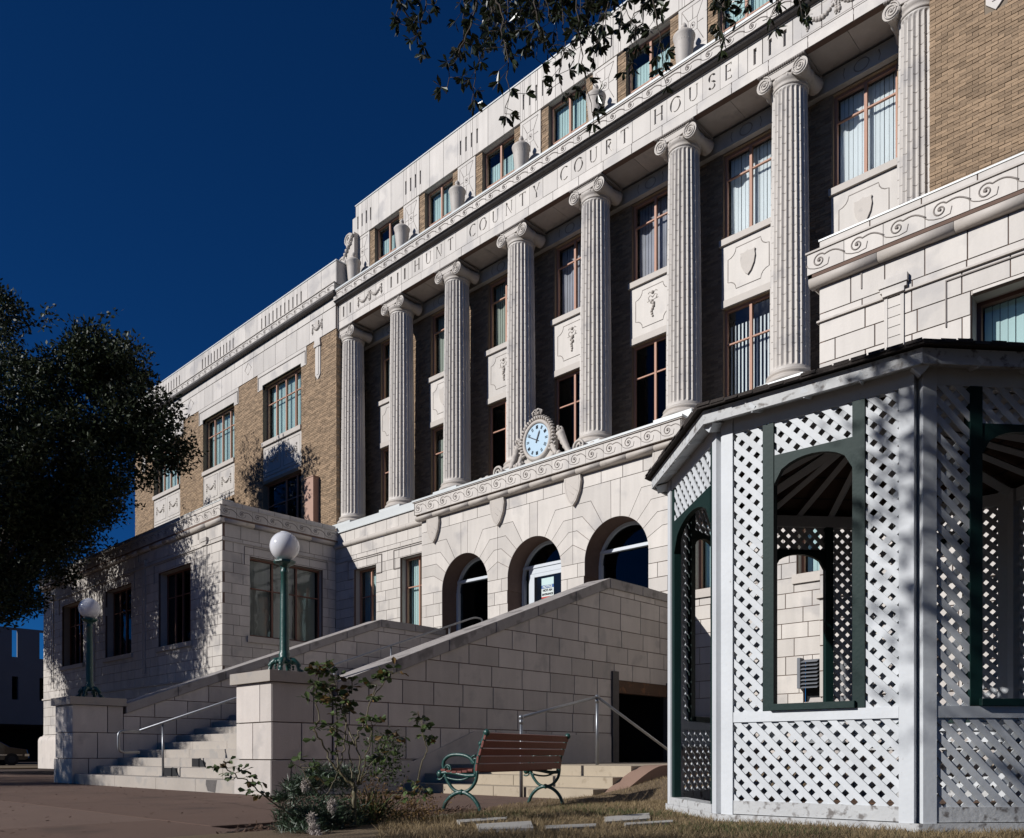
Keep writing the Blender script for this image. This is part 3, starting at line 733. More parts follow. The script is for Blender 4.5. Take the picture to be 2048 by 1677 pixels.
# doors inside the arches
def arch_infill(c, kind):
    f = PF.shift(-.60); mb = MB(); n = 20; TB = 5.42
    outer = [(c+(RA+.02)*math.cos(math.pi*k/n), SPR+(RA+.02)*math.sin(math.pi*k/n)) for k in range(n+1)]
    inner = [(c+(RA-.07)*math.cos(math.pi*k/n), SPR+(RA-.07)*math.sin(math.pi*k/n)) for k in range(n+1)]
    for k in range(n): mb.prism([inner[k], outer[k], outer[k+1], inner[k+1]], f, -.06, .05)
    frbox(mb, f, c-RA, c-RA+.09, 2.85, SPR, -.06, .06); frbox(mb, f, c+RA-.09, c+RA, 2.85, SPR, -.06, .06)
    frbox(mb, f, c-RA+.05, c+RA-.05, TB, TB+.075, -.055, .07)
    if kind == 1:
        frbox(mb, f, c-.60, c+RA-.09, TB-.14, TB, -.05, .045); frbox(mb, f, c-.66, c-.60, 2.85, TB, -.05, .045); frbox(mb, f, c+.62, c+.70, 2.85, TB-.14, -.05, .045)
    fo = mb.build('arched_doorframe', 'alu', CH)
    p = MB(); p.prism([(c-RA+.05, 2.86), (c+RA-.05, 2.86)] + [(c+(RA-.06)*math.cos(math.pi*k/16), SPR+(RA-.06)*math.sin(math.pi*k/16)) for k in range(17)], f, -.03, -.025)
    p.build('pane', 'glass_dark', fo)
    r = MB(); r.box(c-1.2, c+1.2, 16.3+1.6, 16.3+1.65, 2.8, 6.4); r.box(c-1.25, c-1.2, 16.35, 17.9, 2.8, 6.4); r.box(c+1.2, c+1.25, 16.35, 17.9, 2.8, 6.4); r.box(c-1.2, c+1.2, 16.35, 17.9, 6.3, 6.4); r.build('room_recess', 'dark', fo)
    if kind == 1:
        d = MB(); frbox(d, f, c-.598, c-.46, 2.9, TB-.15, .0, .06); frbox(d, f, c+.54, c+.618, 2.9, TB-.15, .0, .06); frbox(d, f, c-.46, c+.54, TB-.24, TB-.15, 0, .058); frbox(d, f, c-.46, c+.54, 2.9, 3.1, 0, .058)
        do = d.build('door', 'alu', CH, label='white framed glass door in the middle arch')
        g = MB(); frbox(g, f, c-.46, c+.54, 3.1, TB-.24, .01, .03); g.build('door_glass', 'black', do)
        x0, x1 = c-.23, c+.18; xm = (x0+x1)/2
        s_ = MB(); frbox(s_, f, x0, x1, 4.64, 4.85, .03, .034); s_.build('notice_panel', 'paper', do)
        s_ = MB(); frbox(s_, f, x0, x1, 4.852, 4.935, .03, .036); s_.build('notice_header', 'blue', do)
        s_ = MB(); frbox(s_, f, x0, x1, 4.937, 5.12, .03, .034); s_.build('blank_sheet', 'blind', do)
        s_ = MB(); frbox(s_, f, x0, x1, 4.60, 4.638, .03, .035); s_.build('notice_footer', 'red', do)
        for txt, z, h, m_ in (('NOTICE', 4.866, .062, 'paper'), ('NOT AN', 4.772, .058, 'ink'), ('ENTRANCE', 4.675, .050, 'ink')):
            tc = bpy.data.curves.new('t', 'FONT'); tc.body = txt; tc.size = h*1.4; tc.align_x = 'CENTER'; tc.extrude = .002; tc.offset = .003
            to = bpy.data.objects.new('t', tc); COL.objects.link(to); bpy.context.view_layer.update()
            me = bpy.data.meshes.new_from_object(to.evaluated_get(bpy.context.evaluated_depsgraph_get())); bpy.data.objects.remove(to)
            me.materials.clear(); me.materials.append(M[m_]); lo_ = link('lettering', me, do); register(lo_, do)
            lo_.location = f(xm, z, .040); lo_.rotation_euler = (R(90), 0, 0)
for i, c in enumerate(AC): arch_infill(c, i)

# ---- columns
def column_shaft():
    mb = MB(); NF = 24; sub = 6; seg = NF*sub; z0, z1 = .24, 6.06
    def rad(z): t = (z-z0)/(z1-z0); return .405 - .055*t**1.6
    zl = [z0, z0+.05, z0+.07, z0+.12]
    dj = .345; z = z0+.33
    lv = []
    while z < z1-.15: lv += [(z-.011, 0), (z, 1), (z+.011, 0)]; z += dj/2
    levels = [(z0, 0), (z0+.06, 0), (z0+.08, 0), (z0+.10, 0), (z0+.13, 0)] + lv + [(z1-.12, 0), (z1-.09, 0), (z1-.06, 0), (z1-.03, 0), (z1, 0)]
    n = len(levels); jn = 0; rows = []
    for li, (z, j) in enumerate(levels):
        if j: jn += 1
        fl = 1.0
        if z < z0+.13: fl = max(0, (z-z0-.06)/.07)
        if z > z1-.12: fl = max(0, (z1-.03-z)/.09)
        fl = min(1, fl)**.5
        r0 = rad(z) + (.014 if z < z0+.03 else 0)
        for k in range(seg):
            ph = (k % sub)/sub; s_ = (ph-.12)/.76
            dep = math.sqrt(max(0, 1-(2*s_-1)**2)) if 0 < s_ < 1 else 0
            r = r0 - .042*dep*fl
            if j and ((k//sub)+jn) % 2 == 0: r -= .012
            a = 2*math.pi*k/seg; mb.v.append((r*math.cos(a), r*math.sin(a), z))
    for li in range(n-1):
        for k in range(seg):
            k2 = (k+1) % seg; mb.f.append((li*seg+k, li*seg+k2, (li+1)*seg+k2, (li+1)*seg+k)); mb.sm.append(False)
    return mb.mesh('column_shaft', 'stone')
def ionic_capital():
    mb = MB(); zt = 6.42
    # echinus rings
    mb.lathe([(.352, 6.06), (.375, 6.075), (.375, 6.10), (.36, 6.115), (.39, 6.15), (.415, 6.19), (.42, 6.24), (.38, 6.26)], (0, 0, 0), 32)
    # bolsters front to back and volutes
    for sx in (-1, 1):
        cx = sx*.385; cz = 6.262; i0 = len(mb.v); seg = 20
        ys = [(-.385, .163), (-.36, .168), (-.33, .152), (-.22, .135), (-.06, .108), (-.03, .125), (.03, .125), (.06, .108), (.22, .135), (.33, .152), (.36, .168), (.385, .163)]
        for y, r in ys:
            for k in range(seg): a = 2*math.pi*k/seg; mb.v.append((cx+r*math.cos(a), y, cz+r*math.sin(a)))
        for j in range(len(ys)-1):
            for k in range(seg): k2 = (k+1) % seg; mb.f.append((i0+j*seg+k2, i0+j*seg+k, i0+(j+1)*seg+k, i0+(j+1)*seg+k2)); mb.sm.append(True)
        mb.f.append(tuple(i0+k for k in range(seg))); mb.sm.append(False); mb.f.append(tuple(i0+(len(ys)-1)*seg+k for k in range(seg-1, -1, -1))); mb.sm.append(False)
        for sy in (-1, 1):
            sp = spiral(.030, .20, 2.4, R(90)-sx*2*math.pi*2.4*0, 46, 1)
            sp = [(x*-sx, z) for x, z in spiral(.024, .155, 2.4, R(90) + 2*math.pi*.6, 46, 1)]
            mb.tube([Vector((cx+x, sy*.392, cz+z)) for x, z in sp], [.010+.010*k/46 for k in range(47)], 5)
            mb.ball((cx, sy*.39, cz), .028, 8)
    # canalis front and back with sagging lower edge
    for sy in (-1, 1):
        f = Fr(0, 0, 1, 0) if sy < 0 else Fr(0, 0, -1, 0)
        lowp = [(.36-.72*k/10, 6.30-.03*math.sin(math.pi*k/10)) for k in range(11)]
        mb.prism([(-.38, 6.30)] + lowp[::-1][1:] + [(.40, 6.42), (-.40, 6.42)], f, .30, .385)
        mb.tube([Vector(f(u, z, .39)) for u, z in [(-.38, 6.415), (.38, 6.415)]], .012, 5); mb.tube([Vector(f(u, z, .39)) for u, z in lowp], .013, 5)
        for k in range(5): mb.ball(f(-.24+.12*k, 6.225, .37), .045, 6, 1.2)
    mb.box(-.38, .38, -.34, .34, 6.24, 6.42)
    top = mb.mesh('capital', 'stone_orn'); mb = MB()
    mb.box(-.47, .47, -.40, .40, 6.421, 6.435); mb.box(-.50, .50, -.42, .42, 6.435, 6.46)
    for k in range(22):   # leaf edge of the abacus
        x = -.49+k*.98/21
        for y in (-.42, .42): mb.ball((x, y, 6.448), .026, 5, .9)
    mb.box(-.48, .48, -.41, .41, 6.46, 6.488)
    return top, mb.mesh('abacus', 'line')  # leaf-edge shade and dirt are put into the dark colour
def column_base():
    mb = MB(); mb.lathe([(.50, .0), (.52, .02), (.525, .06), (.50, .10), (.455, .115), (.445, .15), (.47, .165), (.475, .195), (.455, .22), (.42, .235), (.415, .245)], (0, 0, 0), 40); return mb.mesh('base', 'stone_orn')
cs, (cc_, ca_), cb = column_shaft(), ionic_capital(), column_base()
cp = MB().box(-.50, .50, -.50, .50, 0, .14).mesh('plinth_block', 'metal_flash')
for x in COLX:
    o = link('column', cs, CH); register(o, CH); o.location = (x, YC, 8.21)
    for nm, me in (('capital', cc_), ('abacus', ca_), ('base', cb)): c = link(nm, me, o); register(c, o)
    c = link('plinth_block', cp, o); c.location = (0, 0, -.14); register(c, o)

# ---- centre recess wall with bays of windows
W1 = front(17.25); bays = [COLX[0]+BAY*(k+.5) for k in range(7)]
bh = []
for c in bays: bh.append((c-.66, c+.66, 8.2, 14.35))
brick_wall(W1, COLX[0]-.3, COLX[7]+.3, 8.07, 14.36, bh)
def grape(mb, f, c, z):
    for k in range(7): mb.ball(f(c+random.uniform(-.03, .03), z-.06*k, .01), .055-.004*k, 6)
    for s_ in (-1, 1):
        ridge(mb, f, [(c, z+.10), (c+s_*.07, z+.17), (c+s_*.13, z+.12), (c+s_*.10, z+.05)], .03); ridge(mb, f, [(c+s_*.02, z+.2), (c+s_*.09, z+.26), (c+s_*.13, z+.22)], .028)
    ridge(mb, f, [(c-.16, z+.03), (c+.16, z+.05)], .022); mb.ball(f(c, z+.22, .01), .045, 6)
for k, c in enumerate(bays):
    window(CH, W1, c-.64, c+.64, 12.35, 14.33, [c], [13.77], .12, 'frame', .055, 'brick', blind=('curtain', 'curtain', 'curtain', 'painted_sky', 'painted_sky', 'white_blind', 'white_blind')[k], gl='glass', bz=(12.35, 14.3))  # two bays get a painted cloud reflection on strips behind the glass
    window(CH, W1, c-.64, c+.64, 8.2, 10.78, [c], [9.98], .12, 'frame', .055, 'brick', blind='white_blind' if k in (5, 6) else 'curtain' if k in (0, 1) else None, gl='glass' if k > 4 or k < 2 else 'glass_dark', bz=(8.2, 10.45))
    mb = MB(); frbox(mb, W1, c-.66, c+.66, 10.96, 12.20, -.1, .03); o = mb.build('spandrel_panel', 'stone', CH)
    g = W1.shift(.03)
    mb = MB(); frbox(mb, W1, c-.70, c+.70, 12.20, 12.34, -.15, .09); mb.build('sill', 'stone_orn', o); mb = MB(); frbox(mb, W1, c-.66, c+.66, 10.79, 10.95, -.1, .05); mb.build('lintel', 'stone_orn', o)
    a, b, z0, z1, q = c-.50, c+.50, 11.13, 12.05, .20     # notched-corner frame line
    pts = []
    for (px, pz, s0) in ((b, z0, 90), (b, z1, 180), (a, z1, 270), (a, z0, 0)):
        pts += [(px+q*math.cos(R(s0+90-90*t/4+0)), pz+q*math.sin(R(s0+90-90*t/4))) for t in range(5)] if False else [(px+q*math.cos(R(s0+ (90 if 1 else 0)*(1-t/4))), pz+q*math.sin(R(s0+90*(1-t/4)))) for t in range(5)]
    mb = MB(); ridge(mb, g, pts, .024, closed=True); mb.build('panel_border', 'line', o)
    mb = MB()
    if 2 <= k <= 4: grape(mb, g, c, 11.68); mb.build('grape_ornament', 'stone_orn', o)
    else:
        mb.prism([(c+x, 11.6+z) for x, z in poly_shield(.36, .56)], g, -.01, .04); mb.build('shield_ornament', 'stone_orn', o)
    # joints of the panel
    # ring ornament on the beam over the window
    f = front(17.12); mb = MB(); ridge(mb, f, [(c+.15*math.cos(R(t)), 14.53+.12*math.sin(R(t))) for t in range(0, 360, 24)], .026, closed=True); mb.build('ring_ornament', 'line', CH)
    for s_ in (1, -1): mb = MB(); ridge(mb, f, [(c+s_*.34, 14.42), (c+s_*.37, 14.53), (c+s_*.34, 14.64)], .02); mb.build('bracket_line', 'line', CH)
mb = MB(); mb.box(COLX[0]-.3, COLX[7]+.3, 17.12, 17.5, 14.36, 14.72); mb.build('inner_beam', 'stone', CH)
for k in range(8):     # beams crossing from the columns to the wall and ceiling coffers
    mb = MB(); mb.box(COLX[k]-.38, COLX[k]+.38, 16.315, 17.115, 14.705, 14.8); mb.build('soffit_beam', 'stone', CH)
for k in range(7):
    for q in (0, 1):
        a = COLX[k]+.385+q*.888; mb = MB(); mb.box(a, a+.88, 16.32, 17.10, 14.76, 14.82); mb.build('soffit_panel', 'stone_wall', CH)
mb = MB(); mb.box(COLX[0]-.3, COLX[7]+.3, 16.235, 16.31, 14.712, 14.9); mb.box(COLX[0]-.3, COLX[7]+.3, 16.2, 18, 14.83, 14.9); mb.build('soffit_edge', 'stone', CH)

# ---- entablature with the incised name, each letter on its own block
LET = {  # strokes in a unit-high cell: (x0,z0,x1,z1,width)
 'H': (.78, [(.12, 0, .12, 1, .10), (.66, 0, .66, 1, .10), (.12, .52, .66, .52, .05)], [(.12, 0), (.12, 1), (.66, 0), (.66, 1)]),
 'U': (.76, [(.12, .28, .12, 1, .10), (.64, .28, .64, 1, .05)], [(.12, 1), (.64, 1)]),
 'N': (.82, [(.12, 0, .12, 1, .05), (.70, 0, .70, 1, .05), (.12, 1, .70, 0, .10)], [(.12, 0), (.12, 1), (.70, 1)]),
 'T': (.68, [(.34, 0, .34, 1, .10), (.02, .975, .66, .975, .05), (.03, .86, .03, 1, .04), (.65, .86, .65, 1, .04)], [(.34, 0)]),
 'Y': (.74, [(.37, 0, .37, .46, .10), (.37, .44, .08, 1, .10), (.37, .44, .66, 1, .05)], [(.37, 0), (.08, 1), (.66, 1)]),
 'E': (.56, [(.12, 0, .12, 1, .10), (.12, .025, .50, .025, .05), (.12, .51, .42, .51, .05), (.12, .975, .48, .975, .05), (.49, 0, .49, .15, .04), (.47, .86, .47, 1, .04), (.42, .43, .42, .59, .04)], []),
 'R': (.66, [(.12, 0, .12, 1, .10), (.30, .47, .62, 0, .09)], [(.12, 0), (.62, 0)]),
 'C': (.76, [], []), 'O': (.86, [], []), 'S': (.54, [], [])}
def arc_strokes(ch):
    o = []
    def arc(cx, cz, rx, rz, a0, a1, n, wf):
        pts = [(cx+rx*math.cos(R(a0+(a1-a0)*k/n)), cz+rz*math.sin(R(a0+(a1-a0)*k/n))) for k in range(n+1)]
        for k in range(n): o.append((*pts[k], *pts[k+1], wf(a0+(a1-a0)*(k+.5)/n)))
    thick = lambda a: .045+.065*abs(math.cos(R(a)))
    if ch == 'O': arc(.43, .5, .37, .48, 0, 360, 24, thick)
    if ch == 'C': arc(.45, .5, .38, .48, 48, 312, 18, thick)
    if ch == 'S': arc(.27, .745, .20, .23, 20, 270, 11, thick); arc(.27, .265, .22, .25, 90, -160, 11, thick)
    if ch == 'U': arc(.38, .29, .26, .27, 180, 360, 10, lambda a: .05)
    if ch == 'R': arc(.13, .735, .36, .24, 90, -90, 10, lambda a: .045+.06*abs(math.cos(R(a))))
    return o
def cut_block(name, u0, u1, z0, z1, fr, cutters, depth, m):
    "a block with recesses cut in its face by a boolean; cutters are lists of convex polygons"
    mb = MB(); mb.prism(rect(u0, u1, z0, z1), fr, -.12, 0); a = bpy.data.objects.new('a', mb.mesh('a', m)); COL.objects.link(a)
    c = MB()
    for q in cutters: c.prism(q, fr, -depth, .05)
    b = bpy.data.objects.new('b', c.mesh('b', m)); COL.objects.link(b)
    md = a.modifiers.new('x', 'BOOLEAN'); md.object = b; md.operation = 'DIFFERENCE'; md.solver = 'EXACT'; md.use_self = True
    bpy.context.view_layer.update()
    me = bpy.data.meshes.new_from_object(a.evaluated_get(bpy.context.evaluated_depsgraph_get())); me.name = name
    bpy.data.objects.remove(a); bpy.data.objects.remove(b)
    o = link(name, me, CH); register(o, CH); return o
EF = front(16.19); Z0, ZL, ZLT, ZT = 14.70, 15.055, 15.395, 15.44
words = [('HUNT', -19.05, -16.62), ('COUNTY', -16.42+0, -12.05), ('COURT', 0, 0), ('HOUSE', 0, 0)]
# letter centres measured along the frieze
def px_u(u, v=None): 
    t = (u-CXP)/FPX; rx = DV[0]+t*RV[0]; ry = DV[1]+t*RV[1]; return rx/ry*16.19
letters = []
for ch, u in zip('HUNT', (834, 857, 878, 901)): letters.append((ch, px_u(u)))
for ch, u in zip('COUNTY', (945, 966, 991, 1018, 1045, 1073)): letters.append((ch, px_u(u)))
for ch, u in zip('COURT', (1128, 1157, 1187, 1218, 1249)): letters.append((ch, px_u(u)))
for ch, u in zip('HOUSE', (1317, 1351, 1387, 1424, 1457)): letters.append((ch, px_u(u)))
edges = []
E0, E1 = COLX[0]-.30, COLX[7]+.30
cell = []
for i, (ch, x) in enumerate(letters):
    l = letters[i-1][1] if i else x-.46; r = letters[i+1][1] if i < len(letters)-1 else x+.46
    a = (x+l)/2 if x-l < .75 else x-.22; b = (x+r)/2 if r-x < .75 else x+.22
    cell.append((a, b, ch, x))
ZB = 14.94
for a, b, ch, x in cell:
    w_, st, ser = LET[ch]; h = .335; ox = x-w_*h/2; q = []
    for (x0, y0, x1, y1, t) in list(st)+arc_strokes(ch):
        l = math.hypot(x1-x0, y1-y0) or 1; nx, ny = -(y1-y0)/l*t/2, (x1-x0)/l*t/2; ex, ey = (x1-x0)/l*.012, (y1-y0)/l*.012
        t *= 1.0; nx, ny = nx*1.3, ny*1.3; q.append([(ox+(x0-ex+nx*-1)*h, ZL+(y0-ey-ny)*h), (ox+(x1+ex-nx)*h, ZL+(y1+ey-ny)*h), (ox+(x1+ex+nx)*h, ZL+(y1+ey+ny)*h), (ox+(x0-ex+nx)*h, ZL+(y0-ey+ny)*h)])
    for (sx, sz) in ser:
        zz = sz*.965; q.append([(ox+(sx-.10)*h, ZL+zz*h), (ox+(sx+.10)*h, ZL+zz*h), (ox+(sx+.10)*h, ZL+(zz+.035)*h), (ox+(sx-.10)*h, ZL+(zz+.035)*h)])
    q2 = []
    for p in q:
        s2 = sum(p[i][0]*p[(i+1) % 4][1]-p[(i+1) % 4][0]*p[i][1] for i in range(4)); q2.append(p if s2 > 0 else p[::-1])
    o = cut_block('letter_block', a+.004, b-.004, ZB+.003, 15.475, EF, q2, .04, 'stone'); o['label'] = 'block incised with the letter ' + ch
# plain blocks of the frieze between the words, with slots and swags at the ends
gaps = []; prev = E0
for a, b, ch, x in cell:
    if a-prev > .02: gaps.append((prev, a))
    prev = b
gaps.append((prev, E1))
for (a, b) in gaps:
    if b-a < 1.5:
        n = max(1, round((b-a)/.5))
        for k in range(n): ST.add(rect(a+(b-a)*k/n, a+(b-a)*(k+1)/n, ZB, 15.475), EF, .12)
    else:
        left = a < XC
        X = (lambda x: x) if left else mx
        g0, g1 = sorted((X(-22.25), X(-20.75)))     # swag panel
        s1 = [X(-20.42), X(-20.10), X(-19.76)]; s2 = [X(-22.92), X(-22.55)]
        for c in s1+s2:
            cut_block('slotted_block', c-.16, c+.16, ZB+.003, 15.475, EF, [rect(c-.035, c+.035, 15.02, 15.36)], .06, 'stone')
        occ = sorted([(c-.165, c+.165) for c in s1+s2]); cur = a; fr_ = []
        for p, q in occ:
            if p-cur > .04: fr_.append((cur, p))
            cur = q
        if b-cur > .04: fr_.append((cur, b))
        for p, q in fr_:
            n = max(1, round((q-p)/.55))
            for k in range(n): ST.add(rect(p+(q-p)*k/n, p+(q-p)*(k+1)/n, ZB, 15.475), EF, .12)
        mb = MB(); m_ = (g0+g1)/2; ridge(mb, EF, rect(g0+.02, g1-.02, 14.98, 15.42), .016, closed=True); mb.build('panel_border', 'line', CH)
        mb = MB(); garland(mb, EF, g0+.15, m_-.03, 15.30, .17, r=.042); garland(mb, EF, m_+.03, g1-.15, 15.30, .17, r=.042); mb.build('garland', 'stone_orn', CH)
ashlar(ST, EF, E0, E1, [14.70, ZB], .84, depth=.12)
mb = MB(); frbox(mb, EF, E0, E1, 15.476, 15.484, -.1, .02); mb.build('frieze_fillet', 'stone_orn', CH)
n = 24; L = (E1-E0)/n
for k in range(n):
    mb = MB(); prof = [(-.05, 15.485), (.03, 15.485), (.035, 15.495), (.075, 15.50), (.115, 15.515), (.145, 15.54), (.155, 15.563), (.19, 15.565), (.19, 15.572), (-.05, 15.572)]
    m_ = len(prof)
    for cc in (E0+k*L+.002, E0+(k+1)*L-.002):
        for d_, z_ in prof: mb.v.append(EF(cc, z_, d_))
    for t in range(m_): mb.f.append((t, m_+t, m_+(t+1) % m_, (t+1) % m_)); mb.sm.append(False)
    mb.f.append(tuple(range(m_))); mb.sm.append(False); mb.f.append(tuple(range(2*m_-1, m_-1, -1))); mb.sm.append(False)
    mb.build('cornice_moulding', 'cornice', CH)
scroll_row(CH, EF.shift(.18), E0, E1, 15.574, 15.82, .508, t=.017)
mb = MB(); mb.box(E0, E1, 16.06, 17.0, 15.575, 15.82); mb.box(E0, E1, 16.25, 17.0, 15.48, 15.60); mb.build('cornice_core', 'stone', CH)
mb = MB(); mb.box(E0-.02, E1+.02, 15.985, 17.0, 15.822, 15.85); mb.build('frieze_cap', 'stone_orn', CH); mb = MB(); mb.box(E0-.02, E1+.02, 15.97, 17.0, 15.852, 15.905); mb.build('flashing', 'metal_flash', CH)

# ---- attic storey
AF = front(17.0); aw = []
for c in bays: aw.append((c-.64, c+.64, 15.91, 18.07))
A0, A1 = -23.30, mx(-23.30)
brick_wall(AF, A0+.2, A1-.2, 15.91, 18.07, aw + [(x-.385, x+.375, 15.91, 18.07) for x in COLX])
for k, h in enumerate(aw):
    window(CH, AF, *h, [(h[0]+h[1])/2], [17.06], .16, 'frame', .055, 'brick', blind='blind', bz=(15.93, 18.0) if k % 2 else (15.9, 17.7))
for x in COLX:
    mb = MB(); frbox(mb, AF, x-.38, x+.37, 15.91, 16.98, -.1, .03); o0 = mb.build('pier_panel', 'stone', CH)
    mb = MB(); frbox(mb, AF, x-.38, x+.37, 16.985, 18.065, -.1, .03); o = mb.build('pier_panel', 'stone', CH)
    g = AF.shift(.03); mb = MB(); z0, z1 = 17.07, 17.98; a, b = x-.29, x+.28; cx_, cz_ = x, 17.52; q = .12
    ridge(mb, g, [(a, z0), (a, z1), (b, z1)], .02)
    ridge(mb, g, rect(cx_-q, cx_+q, cz_-q*1.2, cz_+q*1.2), .02, closed=True)
    for (p_, r_) in (((a, z0), (cx_-q, cz_-q*1.2)), ((b, z1), (cx_+q, cz_+q*1.2)), ((a, z1), (cx_-q, cz_+q*1.2)), ((b, z0), (cx_+q, cz_-q*1.2)), ((cx_, z1), (cx_, cz_+q*1.2)), ((cx_, z0+.02), (cx_, cz_-q*1.2)), ((a, cz_), (cx_-q, cz_)), ((b, cz_), (cx_+q, cz_))):
        ridge(mb, g, [p_, r_], .018)
    ridge(mb, g, [(cx_+.06*math.cos(R(t)), cz_+.07*math.sin(R(t))) for t in range(0, 360, 36)], .018, closed=True); mb.ball(g(cx_, cz_, .005), .025, 6)
    mb.build('rosette_pattern', 'line', o)
AB = AF.shift(.045); slots = []
for x in COLX:
    for k in range(4): c = x+.12-.36+.235*k; slots.append((c-.032, c+.032, 18.38, 18.80))
uu = A0; k = 0
while uu < A1-.01:
    vv = min(A1, uu+.635)
    for q in sub_rects([rect(uu, vv, 18.075, 19.19)], [s for s in slots if s[0] < vv and s[1] > uu]): ST.add(q, AB, .09, j=.0045, backing=False)
    uu = vv
mb = MB(); frbox(mb, AF, A0, A1, 18.07, 19.19, -.3, -.0)
for sgn in (1, -1):
    X = (lambda x: x) if sgn > 0 else mx
    mb.box(*sorted((X(-23.3), X(-23.50))), 16.97, 18.5, 16.9, 18.85); mb.box(*sorted((X(-23.5), X(-23.60))), 16.99, 18.5, 16.9, 18.25); mb.box(*sorted((X(-23.3), X(-22.9))), 17.03, 26, 15.8, 19.15)
mb.build('attic_core', 'stone', CH)
mb = MB(); frbox(mb, AF, A0-.02, A1+.02, 19.19, 19.225, -.5, .065); mb.build('flashing', 'metal_flash', CH)
mb = MB(); mb.box(A0+.1, A1-.1, 17.3, 26, 19.0, 19.1); mb.build('attic_roof', 'concrete_far', CH)

# ---- bricks: the 300 that show largest as parts, the others joined
def bw(t):
    fr, a, b, c, d = t; P = fr((a+b)/2, (c+d)/2); p = proj(P)
    if not p or not (0 < p[0] < 2048 and 0 < p[1] < 1677): return 0
    if p[0] > 1600 and p[1] > 760-.35*(p[0]-1600): return 0
    return 1/p[2]**2 * (1 if fr.ny < -.5 else .5)
BRL.sort(key=lambda t: -bw(t)); rest = MB()
for i, (fr, a, b, c, d) in enumerate(BRL):
    pd = random.uniform(-.006, .008)
    if i < 300: mb = MB(); mb.prism(rect(a, b, c, d), fr, -.012, pd, .0025); mb.build('brick', 'brick', CH)
    else: rest.prism(rect(a, b, c, d), fr, -.012, pd)
rest.build('brick_field', 'brick', CH, kind='stuff')
ST.finish(CH, 'terracotta_block', 'stone')

# ---- clock on the balcony shelf
CK = empty('clock_group', (XC, 15.8, 7.835)); CK.name = 'ornamental_clock'
CK.location = (0, 0, 0)
setp(CK, 'round pale blue dial clock in a carved scrolled surround above the middle arch', 'clock')
f = front(15.78); mb = MB(); cz = 8.53
mb.lathe([(.50, -.10), (.50, .0), (.47, .05), (.42, .06), (.392, .03), (.388, -.03)], (0, 0, 0), 40); mb.f = mb.f[:-2]; mb.sm = mb.sm[:-2]
rot = [(x, -z, y) for x, y, z in mb.v]; mb.v = [(XC+x, 15.80+y, cz+z*1.06) for x, y, z in [(a, b, c) for a, b, c in rot]]
mb.build('dial_rim', 'stone_orn', CK)
mb = MB(); mb.prism([(XC+.385*math.cos(t), cz+.41*math.sin(t)) for t in np.linspace(0, 2*math.pi, 40, endpoint=False)], f, -.06, -.0); dial = mb.build('dial', 'dial', CK)
mb = MB()
for k in range(12):
    a = 2*math.pi*k/12; r0, r1 = .27, .35; ca, sa = math.sin(a), math.cos(a)
    for o_ in ((-.016, .016) if k % 2 else (-.026, 0, .026)):
        ridge(mb, f, [(XC+r0*ca+o_*sa, cz+(r0*sa-o_*ca)*1.06), (XC+r1*ca+o_*sa, cz+(r1*sa-o_*ca)*1.06)], .018, base=.003)
mb.build('numeral_marks', 'ink', dial)
def hand(ang, l, w):
    m_ = MB(); ca, sa = math.sin(R(ang)), math.cos(R(ang)); p = lambda r_, s_: (XC+r_*ca+s_*sa, cz+(r_*sa-s_*ca))
    q = [p(-.07, -w), p(-.07, w), p(l*.75, w*1.2), p(l, 0), p(l*.75, -w*1.2)]
    if sum(q[i][0]*q[(i+1) % 5][1]-q[(i+1) % 5][0]*q[i][1] for i in range(5)) < 0: q = q[::-1]
    m_.prism(q, f, .012, .02); m_.build('hand', 'ink', CK)
hand(23, .25, .014); hand(298, .33, .009)
mb = MB()
for k in range(30):   # fluted shell wreath round the dial
    a = R(-35 + 250*k/29); r_ = .475
    mb.tube([Vector(f(XC+r_*math.cos(a), cz+r_*math.sin(a)*1.05, -.02)), Vector(f(XC+(r_+.07)*math.cos(a), cz+(r_+.07)*math.sin(a)*1.05, .04)), Vector(f(XC+(r_+.12)*math.cos(a), cz+(r_+.12)*math.sin(a)*1.05, -.03))], [.03, .034, .015], 6)
for k in range(9): mb.ball(f(XC+random.uniform(-.10, .10), cz+.60+random.uniform(0, .16), .01), .055, 6)
ridge(mb, f, [(XC-.12, cz+.62), (XC-.16, cz+.72), (XC-.08, cz+.76), (XC, cz+.70), (XC+.08, cz+.76), (XC+.16, cz+.72), (XC+.12, cz+.62)], .05)
mb.build('shell_crest', 'stone_orn', CK)
mb = MB(); mb.prism([(XC-.62, 7.838), (XC+.62, 7.838), (XC+.5, 8.1), (XC+.52, 8.5), (XC-.52, 8.5), (XC-.5, 8.1)], f, -.22, -.04)
